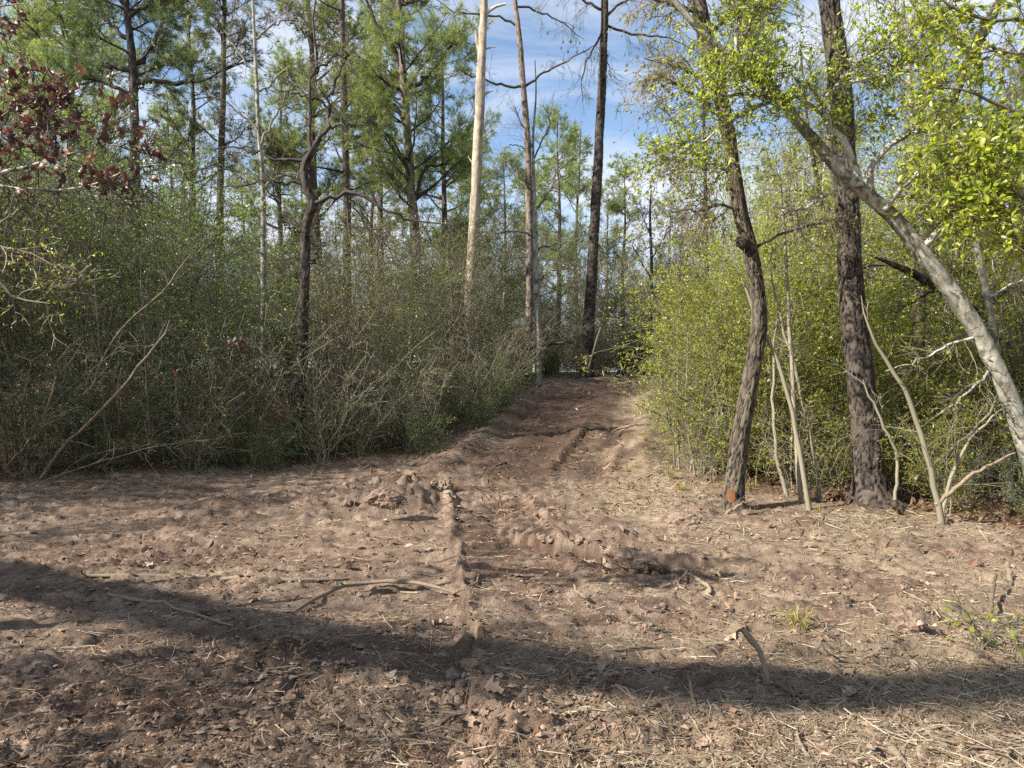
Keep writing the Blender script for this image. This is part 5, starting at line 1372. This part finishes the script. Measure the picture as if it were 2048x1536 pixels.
# fallen wood low on the right
for k, (pts, lab, dd) in enumerate([([(1776, 1002, 13), (1815, 1030, 11), (1840, 1055, 9)], 'pale broken branch lying against the foot of the plated pine', 8.6), ([(1870, 1010, 9), (1930, 960, 8), (1990, 925, 6), (2030, 905, 3)], 'pale hooked branch on the ground under the leaning grey trunk', 7.9),
                                    ([(1690, 985, 7), (1740, 1020, 6), (1790, 1050, 4)], 'thin pale branch crossing the foot of the plated pine', 8.7), ([(1450, 1030, 7), (1480, 1010, 7), (1505, 1000, 5)], 'short crossed stick at the foot of the scarred oak', 8.5),
                                    ([(1850, 830, 14), (1900, 790, 12), (1945, 765, 9)], 'dark broken limb caught in the brush behind the leaning grey trunk', 9.6), ([(1000, 735, 12), (1035, 705, 11), (1090, 690, 8), (1145, 684, 4)], 'fallen dark limb across the feet of the slim pine', 23.0)]):
    stem('fallen_branch', lab, 'branch', pts, dd, M['dark_bark'] if k > 3 else M['stick'], (5, 3), (.25, .12), 'twig', None, 0, 'fallen branches', 460 + k)

# ------------------------------------------------------------------ sticks on the dirt
def on_ground(px, py):
    c = at0(px, py)
    for _ in range(6):
        z = gz(c[0], c[1]); d_ = (CAMZ - z) * F / (py - 768.0); c = np.array([(px - 1024) / F * d_, d_])
    return c[0], c[1], z
def stick(label, pts, mat='stick', lift=.006, stubs=0, seed=1, raise_=None, name='stick'):
    rng = rs(seed); q = []
    for k, p in enumerate(pts):
        x, y, z = on_ground(p[0], p[1]); r = p[2] * .5 / F * y
        q.append((x, y, z + r * .5 + lift + (raise_[k] if raise_ else 0), r))
    q = np.array(q)
    s = spline(q, 14); s[:, :3] += rng.normal(size=(14, 3)) * s[:, 3:4] * .25; s[:, 3] *= 1 + .12 * rng.normal(size=14)
    gzz = ground_z(s[:, 0], s[:, 1], False)
    if raise_ is None: s[:, 2] = np.maximum(s[:, 2], gzz + s[:, 3] * .4)
    b = Buf(); tubes(b, s[None, :, :3], s[None, :, 3], 7, 0)
    for e in (0, -1):
        b.add(np.vstack([s[e, :3] + s[e, 3] * np.array([math.cos(t) * .0, math.cos(t), math.sin(t)]) for t in np.linspace(0, 6.28, 6, endpoint=False)]), tris=[(0, 1, 2), (0, 2, 3), (0, 3, 4), (0, 4, 5)])
    o = b.build(name, M[mat], None, tuple(q[0, :3]), True)
    tag(o, label, 'stick', 'sticks on the dirt')
    for k in range(stubs):
        t = rng.uniform(.2, .9); i = int(t * 13); p = s[i, :3]
        e = p + np.array([rng.normal() * .06, rng.normal() * .06, rng.uniform(.01, .05)])
        b = Buf(); tubes(b, np.array([[p, (p + e) / 2 + [0, 0, .006], e]]), np.array([[s[i, 3] * .6, s[i, 3] * .45, .0015]]), 5, 0)
        b.build('twig', M[mat], o, tuple(q[0, :3]), True)
    return o
stick('long straight grey-green stick lying across the shaded dirt', [(170, 1156, 7), (330, 1160, 9), (480, 1163, 9), (600, 1166, 8), (700, 1160, 4)], 'stick', .012, 2, 501)
stick('thin pale crooked stick in the shadow band, lying slantwise', [(203, 1188, 6), (262, 1204, 7), (330, 1216, 6), (400, 1236, 5), (468, 1257, 4)], 'stick', .012, 1, 502)
stick('curved brown stick arching over the dirt near the tread marks', [(585, 1230, 8), (630, 1212, 9), (690, 1190, 9), (745, 1182, 9), (830, 1178, 8), (910, 1190, 5)], 'stick', .012, 3, 503, [.0, .03, .05, .05, .03, 0])
stick('bleached forked twig at the end of the curved brown stick', [(905, 1196, 6), (935, 1180, 4), (980, 1160, 2)], 'stick', .02, 3, 504)
stick('low thin stick along the shadow band, in the middle of the dirt', [(1190, 1308, 4), (1240, 1304, 5), (1290, 1300, 6), (1366, 1304, 4)], 'stick', .012, 1, 505)
stick('pale kinked stick with a split end, lying near the bottom edge', [(1385, 1406, 8), (1450, 1410, 9), (1478, 1430, 9), (1510, 1456, 6)], 'stick', .01, 0, 506)
stick('flat pale splinter at the bottom edge of the dirt', [(1695, 1448, 13), (1730, 1478, 16), (1790, 1520, 18), (1840, 1560, 14)], 'stick', .006, 0, 507)
stick('pinkish splintered stick lying slantwise in the shadow', [(1713, 1355, 7), (1760, 1385, 11), (1800, 1412, 10), (1820, 1425, 5)], 'stick_dark', .008, 0, 508)
stick('short pale stick at the end of the torn dirt ridge', [(1355, 1146, 10), (1390, 1162, 9), (1418, 1178, 8), (1420, 1194, 6)], 'stick', .012, 1, 509)
stick('short pale stick below the tread marks', [(1150, 1186, 6), (1165, 1195, 8), (1182, 1208, 6)], 'stick', .012, 0, 510)
stick('long thin straw-coloured stick on the sunny verge', [(1838, 1128, 5), (1900, 1143, 5), (1975, 1158, 4)], 'stick', .01, 1, 511)
stick('thin dark crooked stick at the bottom edge, standing up in the dirt', [(1592, 1450, 4), (1598, 1485, 6), (1612, 1510, 6), (1640, 1545, 6)], 'stick', .01, 1, 512)
stick('reddish bark strip at the bottom of the dirt', [(1656, 1468, 6), (1690, 1482, 7), (1730, 1503, 5)], 'stick_dark', .008, 0, 513)
stick('short white stick right of the pale kinked stick', [(1722, 1424, 6), (1760, 1428, 6), (1795, 1432, 5)], 'stick', .008, 0, 514)
stick('straw-coloured stick beside the bramble seedling', [(1878, 1412, 7), (1920, 1408, 7), (1965, 1404, 5)], 'stick', .008, 0, 515)
stick('pale short twig left of the rut', [(778, 1402, 6), (786, 1420, 7), (799, 1444, 5)], 'stick', .012, 1, 516)
stick('dark root curling beside the rut', [(800, 1432, 5), (850, 1414, 8), (900, 1418, 8), (940, 1428, 4)], 'stick_dark', .02, 2, 517)
stick('brown root piece arching out of the rut edge', [(885, 1458, 8), (910, 1440, 11), (945, 1438, 6)], 'stick_dark', .025, 0, 518)
stick('short dark stick in the leaf-strewn dirt under the root clump', [(345, 1370, 6), (385, 1366, 7), (422, 1358, 4)], 'stick_dark', .01, 0, 519)
stick('thin bowed twig in the lower dirt', [(484, 1453, 3), (520, 1440, 4), (558, 1420, 3)], 'stick_dark', .01, 0, 520)
stick('upright-looking thin twig meeting the bowed one', [(543, 1420, 3), (553, 1456, 4), (583, 1494, 4)], 'stick', .01, 0, 521)
stick('short stub of cut sapling poking up in the sunny dirt', [(1690, 1228, 10), (1686, 1208, 6)], 'stick', .0, 0, 522, [0, .05])
stick('second stub of cut sapling, leaning, in the sunny dirt', [(1765, 1240, 8), (1740, 1226, 6)], 'stick', .0, 0, 523, [0, .06])
stick('pale cut stake near the frame edge on the sunny verge', [(2020, 1172, 12), (2014, 1160, 10)], 'stick', .0, 0, 524, [0, .13])
stick('slanting pale stick leaning on the bramble seedling', [(1980, 1240, 7), (1986, 1205, 7), (1992, 1180, 5)], 'stick', .01, 0, 525, [0, .06, .1])
stick('thin stick resting against the propped broken stick', [(1462, 1335, 4), (1500, 1350, 5), (1535, 1366, 5)], 'stick_dark', .02, 0, 526)
stick('dark rough stick lying beyond the propped broken stick foot', [(1548, 1372, 9), (1590, 1395, 11), (1630, 1412, 8)], 'stick_dark', .012, 1, 527)
stick('thin white twig on the dirt left of the pale kinked stick', [(1640, 1398, 4), (1600, 1388, 5), (1690, 1405, 4)], 'stick', .01, 0, 528)
stick('dark stick lying across the track below the crest', [(980, 945, 5), (1000, 935, 6), (1012, 928, 4)], 'stick_dark', .03, 0, 529)
stick('pale stick lying on the track rise', [(1245, 868, 4), (1275, 861, 6), (1300, 858, 4)], 'stick', .03, 0, 530)
stick('dark log half sunk in the dirt near the crest', [(1225, 782, 6), (1245, 779, 9), (1262, 776, 6)], 'stick_dark', .05, 0, 531)
# the propped broken stick
x, y, z = on_ground(1540, 1368)
T = Tree('broken_stick', 'propped broken stick standing out of the shadow band, its top snapped over', 'stick', (x, y, z))
k_ = y / F
sp = np.array([(x, y, z - .03, 5 * k_), (x - 18 * k_, y + .01, z + 60 * k_, 5.5 * k_), (x - 34 * k_, y + .01, z + 84 * k_, 7 * k_), (x - 50 * k_, y, z + 104 * k_, 7 * k_), (x - 54 * k_, y, z + 112 * k_, 4 * k_)])
b = Buf(); s = spline(sp, 12); tubes(b, s[None, :, :3], s[None, :, 3], 7, 0); T.part(b, 'stem', M['stick'])
b = Buf(); tubes(b, np.array([[sp[3, :3], sp[3, :3] + [-10 * k_, 0, 4 * k_], sp[3, :3] + [-16 * k_, 0, 0], sp[3, :3] + [-17 * k_, -.01, -14 * k_]]]), np.array([[4, 3.5, 3, 2]]) * k_, 6, 0); T.part(b, 'snapped_end', M['stick_dark'])

# lesser sticks, found by eye as a mass but each a thing
rng = rs(520)
STK = [stick('thin brown stick', [(900, 1500, 6), (930, 1503, 6), (960, 1496, 4)], 'stick', .01, 0, 540), stick('thin dark stick', [(640, 1480, 5), (670, 1474, 6), (700, 1478, 4)], 'stick_dark', .01, 0, 541), stick('thin pale stick', [(1250, 1480, 4), (1290, 1474, 5), (1330, 1479, 3)], 'stick', .01, 0, 542)]
for o, w, px, py in zip(STK, ('thin brown stick', 'thin dark stick', 'thin pale stick'), (900, 640, 1250), (1500, 1480, 1480)): call(o, w, px, py, 'small sticks strewn on the dirt', True)
for k in range(80):
    py = 930 + 600 * rng.random() ** 1.2; px = rng.uniform(20, 2030)
    x, y, z = on_ground(px, py)
    if x < edge_left(y) or x > edge_right(y) + .3: continue
    i = int(rng.integers(3)); o = STK[i].copy(); COL.objects.link(o)
    o.location = (x, y, z + .006); o.rotation_euler = (rng.normal() * .06, rng.normal() * .06, rng.uniform(0, 6.28)); sc_ = rng.uniform(.45, 1.5) * (1 + .04 * y); o.scale = (sc_, sc_ * .8, sc_ * .6)
    call(o, ('thin brown stick', 'thin dark stick', 'thin pale stick')[i], px, py, 'small sticks strewn on the dirt', True)

# ------------------------------------------------------------------ fallen leaves one can pick out
FL = [oak_leaf_mesh('fallen_oak_leaf', M['leaf_tan'], .115, .075, 3, .25 + .15 * (k % 3), 600 + k, .1 + .15 * k) for k in range(6)]
FLW = ['brown curled oak leaf', 'dull brown oak leaf', 'tan lobed oak leaf', 'pale tan oak leaf', 'light dry oak leaf', 'bleached dry oak leaf']
rng = rs(610)
def fallen(px, py, k, size, label=None, rz=None, lift=.012):
    x, y, z = on_ground(px, py)
    o = bpy.data.objects.new('oak_leaf', FL[k]); COL.objects.link(o)
    o.location = (x, y, z + lift); o.rotation_euler = (rng.normal() * .25, rng.normal() * .25 , rng.uniform(0, 6.28) if rz is None else rz); o.scale = (size,) * 3
    o['category'] = 'leaf'
    if label: o['label'] = label; o['group'] = 'fallen leaves'
    else: call(o, FLW[k], px, py, 'fallen leaves', True)
fallen(264, 1158, 3, 1.25, 'large lobed tan leaf lying on the long straight stick', 2.0, .035)
fallen(503, 1369, 5, 1.1, 'bleached lobed leaf alone on the dirt under the root clump', .9)
fallen(690, 1338, 1, 1.0, 'brown leaf standing on edge right of the root clump', .3, .03)
fallen(878, 1250, 5, 1.2, 'white curled leaf on the sunny dirt below the curved brown stick', .4)
fallen(490, 1514, 4, 1.0, 'folded pale leaf near the bottom edge', .2)
fallen(296, 1134, 5, .9, 'white scrap of leaf above the long straight stick')
fallen(1690, 1352, 3, 1.2, 'flat tan leaf in the shadow band by the pinkish splintered stick')
for k in range(95):
    if rng.random() < .6: px, py = rng.uniform(0, 950), 930 + 600 * rng.random() ** 1.5
    else: px, py = rng.uniform(900, 2040), 1010 + 520 * rng.random()
    x, y, z = on_ground(px, py)
    if x < edge_left(y) - 1.2 or x > edge_right(y) + 1: continue
    fallen(px, py, int(rng.integers(6)), rng.uniform(.5, 1.05))

# ------------------------------------------------------------------ clods, root clumps and turned-up crust
def clod_mesh(name, sx, sy, sz, seed, rough=.55, sub=3):
    import bmesh
    bm = bmesh.new(); bmesh.ops.create_icosphere(bm, subdivisions=sub, radius=1.0)
    co = np.array([v.co[:] for v in bm.verts])
    n = fbm(co[:, 0] * 1.8 + seed, co[:, 1] * 1.8 + co[:, 2] * 1.3, 4, seed, .62) + .5 * fbm(co[:, 2] * 3 + seed, co[:, 0] * 3 - co[:, 1], 3, seed + 3, .6, True)
    co = co * (1 + rough * (n - .75))[:, None] * np.array([sx, sy, sz])
    for v, c_ in zip(bm.verts, co): v.co = c_
    me = bpy.data.meshes.new(name); bm.to_mesh(me); bm.free()
    me.materials.append(M['clod'])
    at = me.attributes.new('v', 'FLOAT', 'POINT'); at.data.foreach_set('value', np.clip(n * .6, 0, 1).astype(np.float32))
    return me
CL = [clod_mesh('dirt_clod', .06, .05, .035, 700 + k) for k in range(5)]
def clod(px, py, mesh, size, label=None, rz=0., lift=0., parts=None, name='dirt_clod', xy=None):
    x, y, z = on_ground(px, py) if xy is None else (xy[0], xy[1], gz(*xy))
    o = bpy.data.objects.new(name, mesh); COL.objects.link(o)
    o.location = (x, y, z + lift); o.rotation_euler = (rng.normal() * .2, rng.normal() * .2, rz); o.scale = size if hasattr(size, '__len__') else (size,) * 3
    o['category'] = 'clod'
    if label: o['label'] = label; o['group'] = 'large clods and root clumps'
    else: call(o, 'brown dirt clod', px, py, 'dirt clods', True)
    return o
def rooty(o, n, L, seed, mat='twig'):
    """fine roots and straw poking out of a clump; a part of it"""
    r = rs(seed); c = Buf(); s_ = np.array(o.scale)
    me = o.data; co = np.array([v.co[:] for v in me.vertices]); pick_ = r.integers(len(co), size=n)
    p = co[pick_]; dd = norm(p / np.maximum(np.abs(p).max(0), 1e-6) + r.normal(size=(n, 3)) * .7)
    l = L * (.4 + r.random(n))[:, None]
    pts = np.stack([p * .85, p * .85 + dd * l * .55 + r.normal(size=(n, 3)) * L * .1, p * .85 + dd * l - np.array([0, 0, 1.]) * l * .4 + r.normal(size=(n, 3)) * L * .15], 1)
    tubes(c, pts, np.array([[.0022, .0016, .0008]]), 3, 0)
    c.build('root_fibre', M[mat], o, (0, 0, 0), False, 'stuff')
for lab, px, py, sx, sy, sz, L, n, sd in [
    ('root clump of dirt and fine roots standing up in the shade', 560, 1318, .085, .07, .11, .10, 160, 721), ('tall ragged clod standing by the rut', 935, 1322, .055, .07, .10, .06, 60, 722), ('broad crumbled dirt bank chunk full of roots', 770, 1000, .17, .13, .11, .12, 200, 723), ('smaller crumbled chunk beside the dirt bank', 862, 1000, .17, .16, .15, .10, 90, 724),
    ('ragged turned sod at the left part of the clearing', 428, 1010, .24, .14, .10, .12, 140, 725), ('turned crust slab at the end of the torn ridge with a black shadow under it', 1262, 1122, .20, .10, .09, .10, 80, 726), ('dark clod at the far end of the torn dirt ridge', 1335, 1130, .10, .06, .055, .06, 50, 727), ('cracked crust piece at the near end of the torn ridge', 1110, 1090, .16, .10, .07, .08, 60, 728),
    ('clod with straw on the tread mark edge', 880, 1106, .17, .09, .08, .10, 110, 729), ('low shaded dirt lump out on the sunny verge', 1365, 1052, .2, .12, .10, .08, 60, 730), ('straw-covered lump at the shadow band edge', 1292, 1268, .07, .06, .05, .10, 150, 731), ('rough dirt lump near the bramble seedling', 1835, 1262, .16, .09, .07, .07, 70, 732),
    ('lump of dirt at the frame edge in the lower shade', 45, 1345, .13, .09, .08, .09, 110, 733), ('ragged clod where the rut meets the dirt bank', 888, 985, .12, .12, .14, .08, 60, 734)]:
    me = clod_mesh('turned_clod', sx, sy, sz, sd, .85, 4)
    o = clod(px, py, me, 1.0, lab, 0, sz * .15, name='turned_clod'); rooty(o, n, L, sd, 'twig_red' if sd in (721, 723, 725) else 'twig')
for k in range(60):
    c_ = at0(rng.normal(760, 62), rng.normal(1000, 16)); c_[1] = min(c_[1], 10.6)
    clod(pxof(*c_), 768 + (CAMZ - gz(*c_)) / c_[1] * F, CL[rng.integers(5)], rng.uniform(.4, 1.4), None, rng.uniform(0, 6.28), .01, xy=c_)
for k in range(40):
    t = rng.random(); c_ = RUT[3] * (1 - t) + RUT[5] * t + [rng.normal() * .05 - .05, 0]
    if c_[1] > 2.6: clod(pxof(*c_), 768 + CAMZ / c_[1] * F, CL[rng.integers(5)], rng.uniform(.25, .85), None, rng.uniform(0, 6.28), .004, xy=c_)
for k in range(84):
    a = rng.random()
    if a < .35:
        i = rng.integers(len(LIP) - 1); t = rng.random(); c_ = LIP[i] * (1 - t) + LIP[i + 1] * t + rng.normal(size=2) * .12
    elif a < .6:
        i = rng.integers(len(RUT) - 1); t = rng.random(); c_ = RUT[i] * (1 - t) + RUT[i + 1] * t + rng.normal(size=2) * np.array([.12, .1]) - [.08, 0]
    else: c_ = at0(rng.uniform(100, 1950), 960 + 560 * rng.random())
    if c_[1] > 11.5 or c_[1] < 2.6: continue
    px, py = pxof(*c_), 768 + CAMZ / c_[1] * F
    clod(px, py, CL[rng.integers(5)], (.30 + .6 * rng.random() ** 2) * (1 + .04 * c_[1]), None, rng.uniform(0, 6.28), .004, xy=c_)

# ------------------------------------------------------------------ seedling, grass tufts
x, y, z = on_ground(1960, 1300)
T = Tree('bramble_seedling', 'small green bramble seedling at the frame edge of the sunny dirt', 'seedling', (x, y, z))
LS = []
r2 = rs(801)
for k in range(8):
    az = r2.uniform(0, 6.28); e = np.array([x + math.cos(az) * .22, y + math.sin(az) * .2, z + r2.uniform(.1, .32)])
    LS.append(T.limb(np.array([(x, y, z - .02, .004), (*((np.array([x, y, z]) * .5 + e * .5) + [0, 0, .08]), .003), (*e, .001)]), M['twig'], 5, 8, .004))
c = Buf(); br, tw = twigs_on(c, LS, r2, 4, 2, .12, .07, 0, up=.1, r1=.002)
SL = [blade_mesh('seedling_leaf', M['leaf_bright'], .038, .026, .2 + .1 * k, 40 + k, .3 + .2 * k) for k in range(3)]
for k in r2.permutation(len(tw))[:55]:
    leaf_obj(SL[r2.integers(3)], T.root, T.o, tw[k, -1], norm(tw[k, -1] - tw[k, 0]) + r2.normal(size=3) * .5, r2, r2.uniform(.7, 1.2))
T.part(c, 'crown', [M['twig']], False, kind='stuff')

def tuft_proto(seed, n=46, L=.16):
    r = rs(seed); b = Buf()
    az = r.uniform(0, 6.28, n); sp = r.uniform(.1, 1.0, n)[:, None]; l = L * r.uniform(.5, 1.2, n)[:, None]
    d_ = np.stack([np.cos(az), np.sin(az), 0 * az], -1)
    p0 = d_ * r.uniform(0, .03, n)[:, None]; s_ = np.stack([-np.sin(az), np.cos(az), 0 * az], -1) * .0022
    p1 = p0 + d_ * l * sp * .35 + np.array([0, 0, 1.]) * l * .6; p2 = p0 + d_ * l * sp + np.array([0, 0, 1.]) * l * (.9 - .6 * sp)
    V = np.stack([p0 - s_, p0 + s_, p1 + s_, p1 - s_, p2], 1)
    k = np.arange(n)[:, None] * 5
    b.add(V, quads=k + [0, 1, 2, 3], tris=k + [3, 2, 4], a=np.repeat(r.random(n), 5))
    return b.mesh('grass_tuft', [M['grass']])
TU = [tuft_proto(820 + k) for k in range(3)]
for k in range(40):
    y = rng.uniform(8.5, 20); x = edge_right(y) - rng.uniform(-.3, 1.2) if rng.random() < .5 else edge_left(y) + rng.uniform(-.6, .5)
    if k >= 39: x, y = at0(rng.uniform(1100, 2000), rng.uniform(1050, 1480))
    o = bpy.data.objects.new('grass_tuft', TU[rng.integers(3)]); COL.objects.link(o)
    z = gz(x, y); o.location = (x, y, z - .005); o.rotation_euler = (0, 0, rng.uniform(0, 6.28)); o.scale = (rng.uniform(.7, 1.6),) * 3
    o['category'] = 'grass tuft'
    call(o, 'dry grass tuft', pxof(x, y), 768 + (CAMZ - z) / y * F, 'grass tufts on the verges', True)

# ------------------------------------------------------------------ straw, needles, crumbs and leaf litter: past counting
def strew(n, ymin, ymax, dens, seed):
    r = rs(seed); inv = r.uniform(1 / ymax, 1 / ymin, n); y = 1 / inv; x = y * r.uniform(-.80, .80, n)
    m = r.random(n) < dens(x, y); return x[m], y[m], r
def flat_strips(name, label, n, dens, Lr, Wr, mat, seed, ymin=2.35, ymax=24, tilt=.12, lift=.004, bow=.15):
    x, y, r = strew(n, ymin, ymax, dens, seed); k = len(x)
    z = ground_z(x, y, True)
    L = np.exp(r.uniform(math.log(Lr[0]), math.log(Lr[1]), k)); W = r.uniform(*Wr, k) * (1 + .10 * np.maximum(y - 3, 0))
    az = r.uniform(0, 2 * math.pi, k); ti = r.normal(size=k) * tilt
    d_ = np.stack([np.cos(az) * np.cos(ti), np.sin(az) * np.cos(ti), np.sin(ti)], -1)
    s_ = np.stack([-np.sin(az), np.cos(az), r.normal(size=k) * .5], -1) * W[:, None] * .5
    c_ = np.stack([x, y, z + lift + np.abs(ti) * L * .3], -1)
    h = d_ * L[:, None] * .5
    mid = c_ + np.stack([-np.sin(az), np.cos(az), 0 * az + .3], -1) * (L * r.normal(size=k) * bow)[:, None] * .5
    V = np.stack([c_ - h - s_, c_ - h + s_, mid + s_, mid - s_, c_ + h + s_ * .5, c_ + h - s_ * .5], 1)
    q = np.arange(k)[:, None] * 6
    b = Buf(); b.add(V, quads=np.concatenate([q + [0, 1, 2, 3], q + [3, 2, 4, 5]]), a=np.repeat(r.random(k), 6))
    o = b.build(name, M[mat], None, (0, 0, 0), False, 'stuff'); o['label'] = label
    return o
clear = lambda x, y: 1 - litter_mask(x, y)
flat_strips('straw_litter', 'pale dry straw strewn over the dirt', 95000, lambda x, y: np.clip(.10 + .25 * sstep(.5, .7, fbm(x * 1.7, y * 2.1, 3, 907)) + .75 * straw_mask(x, y), 0, 1) * (1 - .5 * litter_mask(x, y)), (.015, .20), (.0014, .0044), 'straw', 901)
flat_strips('pine_needle_litter', 'brown pine needles and fibres trodden into the dirt', 52000, lambda x, y: .25 + .55 * sstep(.4, .65, fbm(x * 1.1, y * 1.4, 3, 902)) + .3 * litter_mask(x, y), (.02, .10), (.0014, .0034), 'needle_fallen', 902)
flat_strips('bark_chips', 'dark chips of bark and wood in the dirt', 18000, lambda x, y: .2 + .8 * sstep(.5, .62, fbm(x * 1.4, y * 1.7, 3, 903)), (.012, .06), (.005, .014), 'needle_fallen', 903, tilt=.35, lift=.006)
flat_strips('track_debris', 'bits of bark, root and straw on the rise of the track', 15000, lambda x, y: np.exp(-((x - path_x(y)) / 2.6) ** 2) * clear(x, y) * (.3 + .7 * sstep(.42, .6, fbm(x * 1.4, y * 1.4, 3, 909))), (.03, .20), (.004, .012), 'needle_fallen', 908, 8.5, 26, .3, .01)
flat_strips('verge_straw', 'pale straw matted along the sunny verge of the track', 34000, lambda x, y: np.clip(straw_mask(x, y), 0, 1) * clear(x, y), (.04, .24), (.0022, .005), 'straw', 910, 7.0, 24, .25, .012)
def leaf_litter(n, seed):
    x, y, r = strew(n, 6.0, 27, lambda x, y: np.clip(litter_mask(x, y) + .04, 0, 1), seed); k = len(x)
    z = ground_z(x, y, True) + .012
    p = np.stack([x, y, z], -1)
    tw_ = np.stack([p, p + r.normal(size=(k, 3)) * [.03, .03, .012], p + r.normal(size=(k, 3)) * [.05, .05, .02]], 1)
    b = Buf(); leaves(b, tw_, 1, .085, .045, 0, .9, 1.4, True, rng=r)
    o = b.build('leaf_litter', M['leaf_brown'], None, (0, 0, 0), False, 'stuff'); o['label'] = 'brown leaf litter under the bushes'
leaf_litter(16000, 905)
def crumbs(n, seed, name='dirt_crumbs', lo=.003, hi=.011, pw=4, flat=.75, dens=None, lab='loose crumbs of dirt'):
    x, y, r = strew(n, 2.35, 16, dens or (lambda x, y: clear(x, y) * (.15 + .85 * sstep(.42, .62, fbm(x * .8, y * .9, 2, 91)))), seed); k = len(x)
    z = ground_z(x, y, True); s_ = lo + hi * r.random(k) ** pw ; s_ = s_ * (1 + .06 * y)
    oct_ = np.array([(1, 0, 0), (-1, 0, 0), (0, 1, 0), (0, -1, 0), (0, 0, 1.), (0, 0, -1)])
    V = np.stack([x, y, z + s_ * .3], -1)[:, None, :] + (oct_[None] * r.uniform(.55, 1.3, (k, 6, 1)) + r.normal(size=(k, 6, 3)) * .15) * s_[:, None, None] * np.stack([1.2 * np.ones(k), .8 + .5 * r.random(k), flat * np.ones(k)], -1)[:, None, :]
    f = np.array([(0, 2, 4), (2, 1, 4), (1, 3, 4), (3, 0, 4)])
    b = Buf(); b.add(V, tris=(np.arange(k)[:, None, None] * 6 + f[None]).reshape(-1, 3), a=np.repeat(r.random(k), 6))
    o = b.build(name, M['crumb'], None, (0, 0, 0), False, 'stuff'); o['label'] = lab
crumbs(26000, 906)
crumbs(22000, 911, 'mud_flakes', .006, .015, 2.5, .38, lambda x, y: clear(x, y) * (.04 + .96 * sstep(.54, .66, fbm(x * 2.3, y * 3.4, 4, 912))) * (1 - .6 * straw_mask(x, y)), 'broken flakes and crusts of dried mud')

# the hanging or leftover originals that never got a place are taken out again
for pr in YAUP + OLIVE + BRIGHT + LOW + TALL + TALLB + TALLO + BARE + BROWNT + CANE + FARPINE:
    if not pr.used:
        for ch in list(pr.root.children): bpy.data.objects.remove(ch)
        bpy.data.objects.remove(pr.root)
settle_labels()
